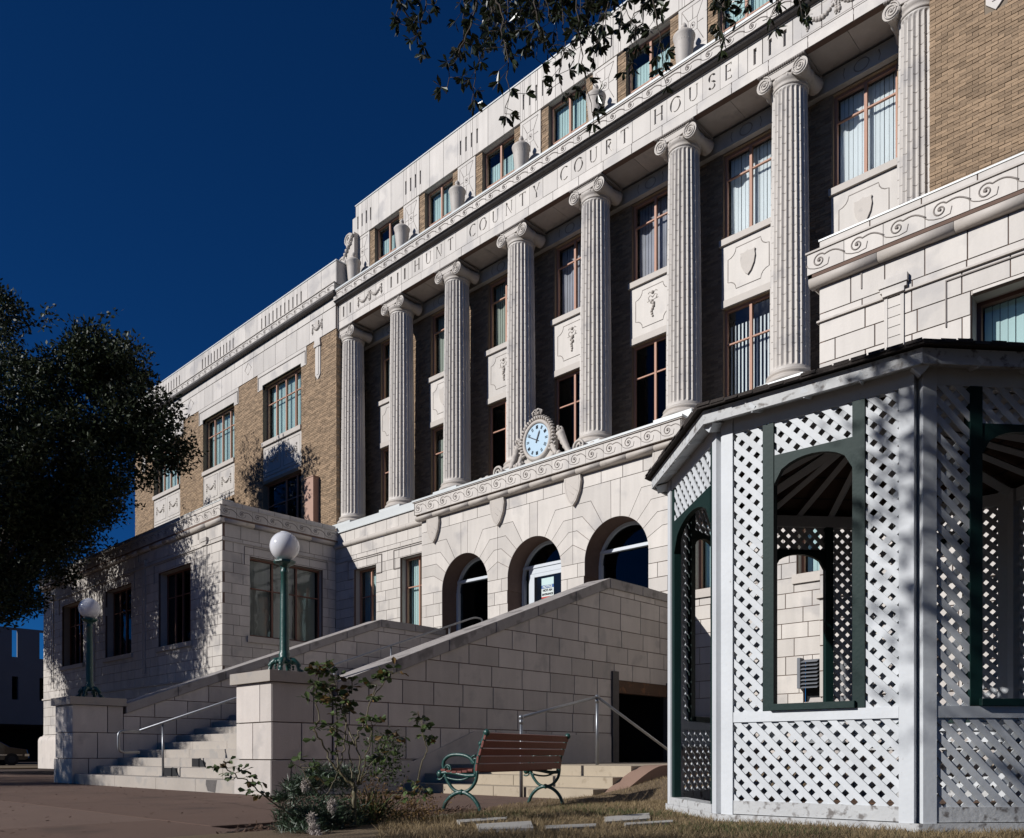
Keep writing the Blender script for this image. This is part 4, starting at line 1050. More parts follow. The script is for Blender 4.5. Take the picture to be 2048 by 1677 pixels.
for s_ in (-1, 1):     # side scrolls stepping down, horn with flowers
    for (cx_, cz_, r_) in ((s_*1.38, 8.02, .17), (s_*2.02, 7.92, .085), (s_*1.78, 7.93, .08)):
        mb.tube([Vector(f(XC+cx_+x*s_, cz_+z, .02)) for x, z in spiral(.02, r_, 1.7, R(-60), 30)], [.018+.02*k/30 for k in range(31)], 6)
        mb.tube([Vector((XC+cx_, 15.84, cz_)), Vector((XC+cx_, 16.05, cz_))], r_*.8, 10)
    ridge(mb, f, [(XC+s_*.5, 8.28), (XC+s_*.62, 8.04), (XC+s_*.85, 7.93), (XC+s_*1.1, 7.92), (XC+s_*1.28, 7.98)], .13)
    for k in range(9):
        t = k/8; mb.ball(f(XC+s_*(.55+.75*t), 8.02-.12*t+.05*math.sin(9*t), .02), .07-.03*t, 6)
    hp = [(XC+s_*(1.05-.35*t), 7.95+.62*t**1.3) for t in np.linspace(0, 1, 12)]
    mb.tube([Vector(f(x, z, -.08+.02*(k % 2))) for k, (x, z) in enumerate(hp)], [.05+.055*k/11+.012*(k % 2) for k in range(12)], 9)
    for k in range(8): mb.ball(f(hp[-1][0]+random.uniform(-.1, .1), hp[-1][1]+.06+random.uniform(-.02, .1), -.06), .045, 6)
    for k in range(5): ridge(mb, f, [(XC+s_*.47, 7.95+.12*k), (XC+s_*(.56+.02*k), 8.02+.11*k), (XC+s_*.62, 7.97+.12*k)], .045)
mb.build('scroll_surround', 'stone_orn', CK)

# ---- urns on the cornice ledge
US = .70
um = MB(); um.lathe([(.12, 0), (.14, .03), (.10, .07), (.12, .12), (.20, .28), (.265, .55), (.305, .85), (.325, 1.02), (.355, 1.06), (.365, 1.10), (.33, 1.13), (.27, 1.17), (.16, 1.22), (.08, 1.25)], (0, 0, 0), 28); um.v = [(x*US, y*US, z) for x, y, z in um.v]; ub = um.mesh('urn_body', 'stone_orn')
um = MB(); um.lathe([(.07, 1.25), (.045, 1.27), (.08, 1.30), (.09, 1.34), (.06, 1.39), (.02, 1.43)], (0, 0, 0), 12); um.v = [(x*.8, y*.8, z) for x, y, z in um.v]; uf = um.mesh('finial', 'stone_orn')
um = MB()
for t in range(0, 360, 15): um.ball((.30*US*math.cos(R(t)), .30*US*math.sin(R(t)), .93), .018, 5)
ud = um.mesh('bead_band', 'stone_orn')
ulab = ['lidded stone urn at the left end of the cornice ledge, below the scroll bracket', 'stone urn on the cornice above the letters HU of HUNT', 'stone urn on the cornice above the start of COUNTY', 'stone urn on the cornice above the end of COUNTY', 'stone urn on the cornice above the word COURT', 'stone urn on the cornice above the start of HOUSE, half behind oak leaves', 'stone urn on the cornice beside the end of HOUSE, under the oak leaves', 'lidded stone urn at the right end of the cornice ledge']
for k, x in enumerate(COLX):
    o = empty('stone_urn', (x, 16.6, 15.905)); setp(o, ulab[k], 'urn', 'urns along the cornice ledge')
    for nm, me in (('body', ub), ('finial', uf), ('bead_band', ud)): c = link(nm, me, o); register(c, o)

# ---- box fixed on the brick wing
BX = empty('wall_box', (0, 0, 0)); setp(BX, 'tan metal box fixed upright on the brick wall beside the lowest visible window', 'utility box')
mb = MB(); mb.box(-24.72, -24.20, 15.86, 16.09, 8.05, 9.98); mb.build('casing', 'tin', BX)
mb = MB(); mb.box(-24.74, -24.18, 15.84, 16.09, 9.98, 10.01); mb.build('lid', 'tin', BX)

# ================================================================== ENTRANCE STAIR
SR = empty('entrance_stair', (0, 0, 0)); setp(SR, 'wide stone entrance stair between two sloping ashlar cheek walls', 'staircase')
X0s, X1s = -17.17, -10.40; Y1, T, RS = 5.90, .40, .156; z = 0
zt = .19; prev = 0
for k in range(18):
    ya = Y1+T*k; a = X0s+.002 if k else X0s; b = X1s if k else -10.87; cur = a
    cuts = sorted(random.uniform(a+1.0, b-1.0) for _ in range(3)); cuts = [a] + [c for i, c in enumerate(cuts) if i == 0 or c-cuts[i-1] > .7] + [b]
    mb = MB()
    for c0, c1 in zip(cuts, cuts[1:]):
        c0 += .004; c1 -= .004; yb = ya+T+.06 if k < 17 else 15.62; z0 = prev-.1 if k else -.05
        mb.v += [(c0, ya, z0), (c1, ya, z0), (c1, ya, zt-.012), (c0, ya, zt-.012), (c0, ya+.014, zt), (c1, ya+.014, zt), (c1, yb, zt), (c0, yb, zt), (c0, yb, z0), (c1, yb, z0)]
        i = len(mb.v)-10
        for q in ((0, 1, 2, 3), (3, 2, 5, 4), (4, 5, 6, 7), (7, 6, 9, 8), (8, 9, 1, 0), (1, 9, 6, 5, 2), (0, 3, 4, 7, 8)): mb.f.append(tuple(i+t for t in q)); mb.sm.append(False)
    mb.build('step' if k < 17 else 'landing', 'step', SR); prev = zt; zt += RS
mb = MB(); mb.box(-17.17, -10.42, 6.2, 6.25, -.05, .15); mb.build('stair_core', 'mortar', SR)
# chipped dark holes in two risers
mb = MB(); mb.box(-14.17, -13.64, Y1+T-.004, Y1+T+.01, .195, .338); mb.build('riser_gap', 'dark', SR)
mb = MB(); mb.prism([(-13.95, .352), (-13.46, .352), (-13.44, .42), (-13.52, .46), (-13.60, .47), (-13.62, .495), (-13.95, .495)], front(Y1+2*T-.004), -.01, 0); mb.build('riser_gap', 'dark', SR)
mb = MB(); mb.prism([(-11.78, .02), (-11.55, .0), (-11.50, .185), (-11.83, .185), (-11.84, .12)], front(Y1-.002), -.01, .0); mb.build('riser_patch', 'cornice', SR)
SSN, SSF = Stones(), Stones()
def pier(x0, x1, SS):
    y0, y1 = 5.86, 6.82; core = MB(); core.box(x0+.03, x1-.03, y0+.03, y1-.03, 0, 1.53); core.build('pier_core', 'mortar', SR)
    for f, a, b in ((front(y0), x0, x1), (rside(x1), y0+.002, y1), (lside(x0), -y1, -y0-.002)):
        for i, (za, zb, cut) in enumerate(((0, .49, .30), (.49, .995, .48), (.995, 1.535, .68))):
            fx = f.shift(.022) if i == 0 else f; c = a+(b-a)*cut; ex = .022 if i == 0 else 0
            if i == 0 and f is not None and abs(f.ny) > .5: SS.add(rect(a-ex, b+ex, za, zb), fx, .05, backing=False)
            else: SS.add(rect(a-ex, c, za, zb), fx, .05, backing=False); SS.add(rect(c, b+ex, za, zb), fx, .05, backing=False)
    mb = MB(); mb.v = []; mb.box(x0-.07, x1+.06, y0-.06, y1+.04, 1.535, 1.685); mb.build('pier_cap', 'step', SR)
pier(-10.86, -9.925, SSN); pier(-18.10, -17.17, SSF)
# near cheek wall, right face; the other cheek likewise
SL = (4.044-1.60)/(13.28-6.9)
def cheek(xr, xl, door):
    SS = SSN if door else SSF; fr = rside(xr); top = lambda y: 1.60+SL*(y-6.9)
    zs = [.49, .985, 1.335, 1.70, 2.05, 2.38, 2.71, 3.05, 3.39, 3.73, 4.1]
    clips = [(-SL, 1, 1.60-.19-SL*6.9), (0, 1, 3.86)]
    holes = [(13.36, 15.7, 0, 2.05)] if door else []
    if door: clips2 = clips
    ashlar(SS, fr, 6.82, 15.62, zs, .70, holes=holes+([] if not door else []), clips=clips + ([(0, -1, 0)]), depth=.12)
    if door:      # smooth sloping base slab: stands proud of the courses
        mb = MB(); mb.prism([(6.82, 0), (13.34, 0), (13.34, .92), (9.57, .945), (8.27, .462), (6.82, .475)], fr, -.1, .016); mb.build('base_slab', 'stone_wall', SR)
    else:
        mb = MB(); mb.prism([(6.82, 0), (15.62, 0), (15.62, .47), (6.82, .47)], fr, -.1, .01); mb.build('base_slab', 'stone_wall', SR)
    # outer/inner other face and core
    core = [(6.85, 0), (13.3, 0) if door else (15.6, 0)] + ([(13.3, 2.12), (15.6, 2.12)] if door else []) + [(15.6, 3.84), (13.26, 3.84), (6.85, 1.38)]
    mb = MB()
    if door:
        mb.prism([(6.85, 0), (13.3, 0), (13.3, 3.84), (13.26, 3.84), (6.85, 1.38)], fr, -(xr-xl), -.03); mb.prism([(13.3, 2.12), (15.6, 2.12), (15.6, 3.84), (13.3, 3.84)], fr, -(xr-xl), -.03)
    else: mb.prism(core, fr, -(xr-xl), -.03)
    mb.build('cheek_core', 'stone_wall', SR)
    # coping in lengths with the rounded nose
    N_ = 6; ys = [6.86+(13.28-6.86)*k/N_ for k in range(N_+1)]; frc = fr
    for a, b in zip(ys, ys[1:]):
        mb = MB(); mb.prism([(a+.003, top(a)-.19), (b-.003, top(b)-.19), (b-.003, top(b)), (a+.003, top(a))], fr, -(xr-xl)-.03, .035, .012); mb.build('coping_stone', 'coping', SR)
    for a, b in ((13.286, 14.4), (14.406, 15.5)):
        mb = MB(); mb.prism([(a, 3.855), (b, 3.855), (b, 4.02 if b > 15 else 4.044), (a, 4.044)], fr, -(xr-xl)-.03, .035, .012); mb.build('coping_stone', 'coping', SR)
cheek(-9.90, -10.40, True); cheek(-17.17, -17.70, False)
SSN.finish(SR, 'ashlar_block', 'stone_wall', 200); SSF.finish(SR, 'ashlar_block', 'stone_wall', 100)
# basement doorway under the landing
DW = empty('basement_doorway', (0, 0, 0)); setp(DW, 'dark open basement doorway with a rotten timber lintel in the stair wall', 'doorway')
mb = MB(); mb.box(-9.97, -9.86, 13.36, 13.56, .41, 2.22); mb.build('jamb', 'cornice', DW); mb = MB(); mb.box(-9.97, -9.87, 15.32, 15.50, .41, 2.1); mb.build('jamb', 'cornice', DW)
mb = MB(); mb.box(-10.05, -9.88, 13.56, 15.32, 1.80, 2.045); mb.build('lintel', 'timber', DW)
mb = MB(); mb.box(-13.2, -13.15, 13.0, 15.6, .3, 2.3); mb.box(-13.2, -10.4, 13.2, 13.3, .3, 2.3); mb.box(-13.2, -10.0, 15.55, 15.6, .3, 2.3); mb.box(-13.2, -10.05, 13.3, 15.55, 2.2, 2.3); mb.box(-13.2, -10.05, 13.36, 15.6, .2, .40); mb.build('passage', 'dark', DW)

# ---- stair handrail
HR = empty('stair_handrail', (-13.9, 6.2, 0)); HR.location = (0, 0, 0); setp(HR, 'steel pipe handrail running up the middle of the entrance stair', 'handrail')
xr = -13.9; zr = lambda y: 1.09+.366*(y-6.2)
def bend(pts, r=.06):
    out = [Vector(pts[0])]
    for i in range(1, len(pts)-1):
        p, a, b = Vector(pts[i]), Vector(pts[i-1]), Vector(pts[i+1]); u = (a-p).normalized(); w = (b-p).normalized()
        for t in (0, .25, .5, .75, 1): out.append((p+u*r)*(1-t)**2 + p*2*t*(1-t) + (p+w*r)*t*t)
    out.append(Vector(pts[-1])); return out
mb = MB(); mb.tube(bend([(xr, 5.78, .955), (xr, 13.46, zr(13.46)), (xr, 13.72, zr(13.46)), (xr, 13.72, 2.85)], .10), .02, 8); mb.build('top_rail', 'steel', HR)
mb = MB(); mb.tube(bend([(xr, 5.80, .945), (xr, 5.44, .945), (xr, 5.44, .60), (xr, 5.78, .60)], .09), .021, 8); mb.build('end_loop', 'steel', HR)
for y in (6.17, 9.6, 11.02, 12.68):
    k = max(0, int((y-Y1)/T)); zb = .19+RS*min(k, 17); mb = MB(); mb.tube([(xr, y, zb), (xr, y, zr(y)-.01)], .020, 8); mb.box(xr-.045, xr+.045, y-.045, y+.045, zb, zb+.015); mb.build('post', 'steel', HR)

# ---- globe lamps on the piers
def lamp():
    o = empty('globe_lamp')
    mb = MB(); mb.lathe([(.095, .20), (.10, .22), (.075, .25), (.082, .29), (.07, .31), (.066, .34), (.064, .7), (.058, 1.1), (.048, 1.42), (.056, 1.43), (.056, 1.46), (.046, 1.48), (.05, 1.53)], (0, 0, 0), 20); mb.build('post', 'green', o)
    mb = MB()
    for k in range(8): a = R(45*k+22.5)
    mb.lathe([(.05, 1.50), (.07, 1.53), (.13, 1.555), (.155, 1.575), (.155, 1.60), (.10, 1.61)], (0, 0, 0), 8, sm=False); mb.build('globe_holder', 'green', o)
    mb = MB(); mb.box(-.19, .19, -.19, .19, 0, .02); mb.build('base_plate', 'green', o)
    for k in range(4):
        a = R(90*k+45); c, s_ = math.cos(a), math.sin(a); mb = MB()
        pr_ = [(.06, .205), (.13, .195), (.185, .155), (.195, .10), (.205, .06), (.235, .035)]
        mb.tube([Vector((c*r_, s_*r_, z_)) for r_, z_ in pr_], [.045, .048, .036, .026, .034, .028], 8)
        mb.ball((c*.20, s_*.20, .135), .034, 8); mb.ball((c*.24, s_*.24, .035), .04, 8)
        for q in (-1, 0, 1): mb.ball((c*.258-s_*q*.028, s_*.258+c*q*.028, .025), .02, 6)
        mb.build('claw_foot', 'green', o)
    mb = MB(); mb.lathe([(.085, .15), (.12, .165), (.135, .19), (.11, .215), (.085, .225)], (0, 0, 0), 20)
    for k in range(4): a = R(90*k); mb.ball((.125*math.cos(a), .125*math.sin(a), .175), .03, 8); mb.ball((.14*math.cos(a), .14*math.sin(a), .12), .022, 6); mb.ball((.14*math.cos(a), .14*math.sin(a), .085), .018, 6)
    mb.build('scrolled_collar', 'green', o)
    mb = MB(); n = 20; mb.lathe([(max(.06, .205*math.sin(math.pi*(j+.9)/(n+.9))), 1.805-.205*math.cos(math.pi*(j+.9)/(n+.9))) if j < n else (.002, 2.01) for j in range(n+1)], (0, 0, 0), 36); mb.build('globe', 'globe', o)
    return o
l1 = lamp(); l2 = copy_tree(l1)
l1.location = (-10.39, 6.34, 1.685); setp(l1, 'green globe lamp on the nearer stair pier, in front of the curtained window', 'lamp', 'globe lamps on the stair piers')
l2.location = (-17.63, 6.34, 1.685); setp(l2, 'green globe lamp on the far left stair pier, against the shaded wall', 'lamp', 'globe lamps on the stair piers')

# ================================================================== GROUND
mb = MB(); mb.quad((-400, -400, -.03), (400, -400, -.03), (400, 400, -.03), (-400, 400, -.03)); mb.build('ground', 'soil', kind='structure')
mb = MB(); mb.quad((-58, -300, -.016), (-47, -300, -.016), (-47, 300, -.016), (-58, 300, -.016)); mb.quad((-45, -30, -.014), (40, -30, -.014), (40, -14, -.014), (-45, -14, -.014)); mb.build('road', 'asphalt', kind='structure')
PV = empty('plaza'); setp(PV, kind='structure')
ys = [-8.3, -4.5, -.7, 3.1, 6.9, 8.1]; xs = [-40.5, -37, -33.5, -30, -26.5, -23, -19.8, -16.6, -13.4, -10.2, -7.0, -3.0, 1.0]
for i in range(len(ys)-1):
    for j in range(len(xs)-1):
        a, b, c, d = xs[j]+.006, xs[j+1]-.006, ys[i]+.006, ys[i+1]-.006
        if c > 2.5 and a > -7.1: continue
        b2 = min(b, -6.3) if c > 2.5 and a > -10.3 else b
        if c > 2.5 and a > -10.3: b = -6.15
        mm = 'plaza_light' if (d < 3.2 and a < -9.5) else 'plaza'
        mb = MB(); mb.v += [(a, c, -.05), (b, c, -.05), (b, d, -.05), (a, d, -.05), (a, c, -.004), (b, c, -.004), (b, d, -.004), (a, d, -.004), (a+.012, c+.012, 0), (b-.012, c+.012, 0), (b-.012, d-.012, 0), (a+.012, d-.012, 0)]
        for q in ((0, 1, 5, 4), (1, 2, 6, 5), (2, 3, 7, 6), (3, 0, 4, 7), (4, 5, 9, 8), (5, 6, 10, 9), (6, 7, 11, 10), (7, 4, 8, 11), (8, 9, 10, 11)): mb.f.append(q); mb.sm.append(False)
        mb.build('paving_slab', mm, PV)
mb = MB(); mb.box(-10.0, -6.3, 6.9, 8.13, -.06, -.002); mb.build('path', 'plaza', kind='structure')
def sm(t): t = max(0., min(1., t)); return t*t*(3-2*t)
def lawn_h(x, y):
    h = .12*sm((x+5.6)/1.6)
    h += .29*sm((y-7.4)/1.9)*sm((x+6.9)/1.2) 
    return h + .006*math.sin(3.1*x+1.7*y)
def lawn_edge(y):  # x of the lawn's left edge
    pts = [(-3, -1.0), (2.2, -4.6), (3.0, -5.3), (4.6, -5.75), (5.8, -5.95), (7.7, -6.9), (8.1, -6.55), (8.9, -6.15), (12, -6.1)]
    if y <= pts[0][0]: return pts[0][1]
    for (a, xa), (b, xb) in zip(pts, pts[1:]):
        if y <= b: return xa+(xb-xa)*(y-a)/(b-a)
    return pts[-1][1]
mb = MB(); ny, nx = 70, 50; y0, y1 = -3, 11.8
for j in range(ny+1):
    y = y0+(y1-y0)*j/ny; xl = lawn_edge(y)
    for i in range(nx+1):
        x = xl+(14-xl)*(i/nx)**1.6; e_ = 0 if i else -.05
        mb.v.append((x, y, lawn_h(x, y)+.004+e_))
for j in range(ny):
    for i in range(nx): k = j*(nx+1)+i; mb.f.append((k, k+1, k+nx+2, k+nx+1)); mb.sm.append(True)
mb.build('lawn', 'lawn', kind='structure')
mb = MB(); mb.box(-62, -38.8, 3.5, 24, -.02, .02); mb.build('far_lawn', 'lawn', kind='structure')

# grass blades: near ones dense, all as one uncountable mass
def blades(n, sampler, hmin, hmax, wd, name, m):
    V = np.zeros((n, 3, 3)); k = 0
    pts = sampler(n); n = len(pts); V = np.zeros((n, 3, 3))
    a = rng.uniform(0, 2*np.pi, n); h = rng.uniform(hmin, hmax, n)*rng.choice([.6, 1, 1, 1.25], n); le = rng.normal(0, .55, (n, 2))
    w = wd*rng.uniform(.7, 1.3, n)
    V[:, 0] = pts - np.stack([np.cos(a)*w, np.sin(a)*w, np.zeros(n)], 1); V[:, 1] = pts + np.stack([np.cos(a)*w, np.sin(a)*w, np.zeros(n)], 1)
    V[:, 2] = pts + np.stack([le[:, 0]*h, le[:, 1]*h, h], 1)
    me = bpy.data.meshes.new(name); me.vertices.add(3*n); me.vertices.foreach_set('co', V.ravel()); me.loops.add(3*n); me.loops.foreach_set('vertex_index', np.arange(3*n, dtype=np.int32))
    me.polygons.add(n); me.polygons.foreach_set('loop_start', np.arange(0, 3*n, 3, dtype=np.int32)); me.update(); me.validate(); me.materials.append(M[m])
    return link(name, me, None, kind='stuff')
SLABS = []
def slab_px(name_pts, z): pass
slab_def = [([(953, 1648), (1061, 1642), (1065, 1656), (959, 1659)], .03), ([(1210, 1634), (1300, 1626), (1301, 1637), (1212, 1644)], .06), ([(864, 1630), (972, 1627), (968, 1632), (874, 1634)], .02),
            ([(915, 1640), (1013, 1633.5), (1013, 1638), (918, 1645)], .03), ([(1089, 1651), (1191, 1647), (1193, 1653), (1091, 1658)], .045), ([(1250, 1646), (1345, 1640), (1347, 1644), (1252, 1650)], .06)]
for pts, z in slab_def:
    q = []
    um_, vm_ = sum(p[0] for p in pts)/4, sum(p[1] for p in pts)/4
    for _ in range(12): p_ = at(um_, vm_, (EYE-z)*FPX/(vm_-HORZ)); z = .5*z+.5*(lawn_h(p_.x, p_.y)+.022)
    for u, v in pts: dz = EYE-z; Z = dz*FPX/(v-HORZ); q.append(at(u, v, Z))
    SLABS.append((q, z-.012))
def in_slab(x, y):
    for q, z in SLABS:
        ins = True
        for i in range(4):
            a, b = q[i], q[(i+1) % 4]
            if (b.x-a.x)*(y-a.y)-(b.y-a.y)*(x-a.x) > .0: pass
        s_ = [((q[(i+1) % 4].x-q[i].x)*(y-q[i].y)-(q[(i+1) % 4].y-q[i].y)*(x-q[i].x)) for i in range(4)]
        if all(t > 0 for t in s_) or all(t < 0 for t in s_): return True
    return False
def lawn_sampler(dens_far=12.5):
    def f(n):
        P = []; tries = 0
        while len(P) < n and tries < n*6:
            tries += 1
            dep = 3.2+ (dens_far-3.2)*random.random()**1.25; u = random.uniform(-.16, .64); x = DV[0]*dep+RV[0]*u*dep; y = DV[1]*dep+RV[1]*u*dep
            if x < lawn_edge(y)+.01 or y > 11.6: continue
            if math.hypot(x+2.221, y-6.339) < 1.42: continue
            if in_slab(x, y): continue
            P.append((x, y, lawn_h(x, y)))
        return np.array(P)
    return f
blades(90000, lawn_sampler(), .018, .045, .0028, 'dry_grass', 'grass')
def green_patch(n):
    P = []
    for _ in range(n):
        c = random.choice(((-4.9, 5.6, .35), (-3.6, 5.0, .3), (-4.4, 4.2, .35), (-2.3, 4.3, .3))); x = random.gauss(c[0], c[2]); y = random.gauss(c[1], c[2]*.6)
        if not in_slab(x, y) and x > lawn_edge(y) and math.hypot(x+2.221, y-6.339) > 1.45: P.append((x, y, lawn_h(x, y)))
    return np.array(P)
blades(6000, green_patch, .02, .04, .003, 'green_grass', 'grass_green')
slab_lab = ['palest sunlit stepping stone in the grass, front middle of the row', 'sunlit stepping stone lying just left of the gazebo', 'long thin stepping stone under the bench end at the paving edge', 'stepping stone with a chipped corner between the bench and the palest stone', 'brown stepping stone half sunk in grass right of the palest one', 'narrow buried stepping stone nearest the gazebo corner']
for (q, z), lab in zip(SLABS, slab_lab):
    bm = bmesh.new(); vs_ = [bm.verts.new((p.x+random.uniform(-.01, .01), p.y, z+.012)) for p in q]
    try: fc = bm.faces.new(vs_)
    except ValueError: continue
    bm.normal_update()
    if fc.normal.z < 0: fc.normal_flip()
    r_ = bmesh.ops.extrude_face_region(bm, geom=[fc]); bmesh.ops.translate(bm, vec=(0, 0, -.06), verts=[v for v in r_['geom'] if isinstance(v, bmesh.types.BMVert)])
    bmesh.ops.recalc_face_normals(bm, faces=bm.faces); me = bpy.data.meshes.new('stepping_stone'); bm.to_mesh(me); bm.free(); me.materials.append(M['slab'])
    link('stepping_stone', me, None, label=lab, cat='stepping stone', group='stepping stones across the lawn')

# low garden steps, landing and curved curb
GS = empty('garden_steps'); setp(GS, 'three low cream concrete steps rising beside the stair wall behind the bench', 'steps')
for k, (ya, za) in enumerate(((8.1, .13), (8.5, .27), (8.9, .41))):
    for a, b in ((-9.88, -8.0), (-7.99, -6.28)):
        mb = MB(); mb.box(a, b, ya, ya+.42 if k < 2 else 9.5, (0 if k == 0 else za-.14)-.02, za); mb.build('step', 'lowstep', GS)
mb = MB(); mb.box(-9.88, -6.28, 9.505, 15.4, .2, .405); mb.build('landing', 'lowstep', GS)
CB = MB(); n = 16; pts = []
for k in range(n+1):
    t = k/n; y = 7.95+1.35*t; x = -6.22; z_ = .02+.40*sm(t*1.02); pts.append((y, z_))
pts += [(12.0, .43)]
for (ya, za), (yb, zb) in zip(pts, pts[1:]): CB.quad((-6.28, ya, za), (-6.0, ya, za), (-6.0, yb, zb), (-6.28, yb, zb)); CB.quad((-6.28, ya, -.05), (-6.28, ya, za), (-6.28, yb, zb), (-6.28, yb, -.05)); CB.quad((-6.0, ya, -.05), (-6.0, yb, -.05), (-6.0, yb, zb), (-6.0, ya, za))
CB.quad((-6.28, 7.95, -.05), (-6.0, 7.95, -.05), (-6.0, 7.95, .02), (-6.28, 7.95, .02)); CB.build('curved_curb', 'curb', GS)
PH = empty('pipe_handrail'); setp(PH, 'galvanised pipe handrail of the low garden steps, behind the bench', 'handrail')
mb = MB(); mb.tube([(-7.43, 8.05, 1.05), (-7.43, 9.68, 1.40)], .021, 8); mb.build('top_rail', 'steel', PH)
mb = MB(); mb.tube([(-7.43, 9.68, 1.40), (-7.43, 11.9, .50)], .021, 8); mb.build('top_rail', 'steel', PH)
for y, a, b in ((8.05, 0, 1.05), (9.68, .41, 1.40)):
    mb = MB(); mb.tube([(-7.43, y, a), (-7.43, y, b)], .023, 10); mb.build('post', 'steel', PH); mb = MB(); mb.ball((-7.43, y, b), .036, 10); mb.tube([(-7.43, y, b-.09), (-7.43, y, b-.03)], .030, 10); mb.build('fitting', 'steel', PH)

# ================================================================== BENCH
BN = empty('park_bench', (0, 0, 0)); setp(BN, 'park bench with red brown slats and green cast iron ends, seen from behind', 'bench')
O = Vector((-5.64, 5.52, 0)); Ld = Vector((-.44, 1.80, 0)); LEN = 1.80; Ld.normalize(); Dd = Vector((-Ld.y, Ld.x, 0))
def bp(l, d_, z_): return O + Ld*l + Dd*d_ + Vector((0, 0, z_))
def arc3(l, pts): return [bp(l, a, b) for a, b in pts]
def smooth(pts, n=5):
    out = []; P = [pts[0]] + list(pts) + [pts[-1]]
    for i in range(1, len(P)-2):
        for k in range(n):
            t = k/n; out.append(tuple(.5*((2*P[i][j])+(-P[i-1][j]+P[i+1][j])*t+(2*P[i-1][j]-5*P[i][j]+4*P[i+1][j]-P[i+2][j])*t*t+(-P[i-1][j]+3*P[i][j]-3*P[i+1][j]+P[i+2][j])*t**3) for j in range(2)))
    out.append(tuple(pts[-1])); return out
for l in (0.02, LEN-.02):
    eo = MB()
    eo.tube(arc3(l, smooth([(-.01, 0), (.03, .09), (.11, .165), (.21, .195), (.31, .165), (.39, .09), (.43, 0)])), .020, 7); 
    endp = eo.build('end_frame', 'green', BN)
    for nm, pts, r_ in (('leg_arc', [(.03, .40), (.05, .30), (.12, .22), (.21, .195), (.30, .22), (.37, .30), (.40, .37)], .017), ('arm_rest', [(.055, .47), (.12, .53), (.22, .555), (.33, .55), (.40, .51), (.42, .45), (.40, .39)], .018),
                        ('upright', [(.05, .36), (.045, .44), (.02, .52), (-.01, .62), (-.05, .72), (-.07, .765)], .022), ('seat_rail', [(.04, .36), (.15, .355), (.28, .375), (.38, .385), (.44, .375)], .02)):
        m_ = MB(); m_.tube(arc3(l, smooth(pts)), r_, 7); 
        if nm == 'upright': m_.ball(bp(l, -.075, .765), .035, 8); m_.ball(bp(l, -.01, .66), .028, 8); m_.tube(arc3(l, [(.06+x*1, .50+z) for x, z in spiral(.01, .05, 1.3, 0, 16)]), .011, 5)
        if nm == 'arm_rest': m_.tube(arc3(l, [(.37+x, .42+z) for x, z in spiral(.012, .045, 1.5, R(60), 18)]), .011, 5)
        if nm == 'seat_rail': m_.ball(bp(l, .455, .37), .038, 8); m_.tube(arc3(l, smooth([(.10, .35), (.2, .315), (.32, .32), (.42, .35)])), .011, 5); m_.ball(bp(l, .21, .195), .03, 8); m_.tube(arc3(l, [(.46+x, .36+z) for x, z in spiral(.012, .05, 1.3, R(200), 16)]), .010, 5)
        m_.build(nm, 'green', endp)
bsl = [(.035, .40), (.022, .475), (.0, .55), (-.028, .625), (-.055, .70)]
for i, (dd, zz) in enumerate(bsl):
    mb = MB(); dx = -.30 if i else -.12; hh = .066; a = Vector((0, 0, 1))*1 - Dd*(.30 if i > 1 else .12); a.normalize(); t = (Dd + Vector((0, 0, .3 if i > 1 else .12))).normalized()*.010
    for l0, l1 in ((.0, LEN),):
        c0, c1 = bp(l0, dd, zz), bp(l1, dd, zz); q = [c0-t, c1-t, c1-t+a*hh, c0-t+a*hh, c0+t, c1+t, c1+t+a*hh, c0+t+a*hh]
        mb.v = [tuple(v) for v in q]; mb.f = [(0, 3, 2, 1), (4, 5, 6, 7), (0, 1, 5, 4), (3, 7, 6, 2), (0, 4, 7, 3), (1, 2, 6, 5)]; mb.sm = [False]*6
    mb.build('backrest_slat', 'bench', BN)
for i in range(6):
    dd = .075+.062*i; zz = .385 - .02*math.sin(math.pi*i/5)+.012; mb = MB(); c = [bp(0, dd, zz), bp(LEN, dd, zz), bp(LEN, dd+.052, zz), bp(0, dd+.052, zz)]
    mb.v = [tuple(v) for v in c]+[(v.x, v.y, v.z+.022) for v in c]; mb.f = [(0, 1, 2, 3), (4, 7, 6, 5), (0, 4, 5, 1), (1, 5, 6, 2), (2, 6, 7, 3), (3, 7, 4, 0)]; mb.sm = [False]*6; mb.build('seat_slat', 'bench', BN)

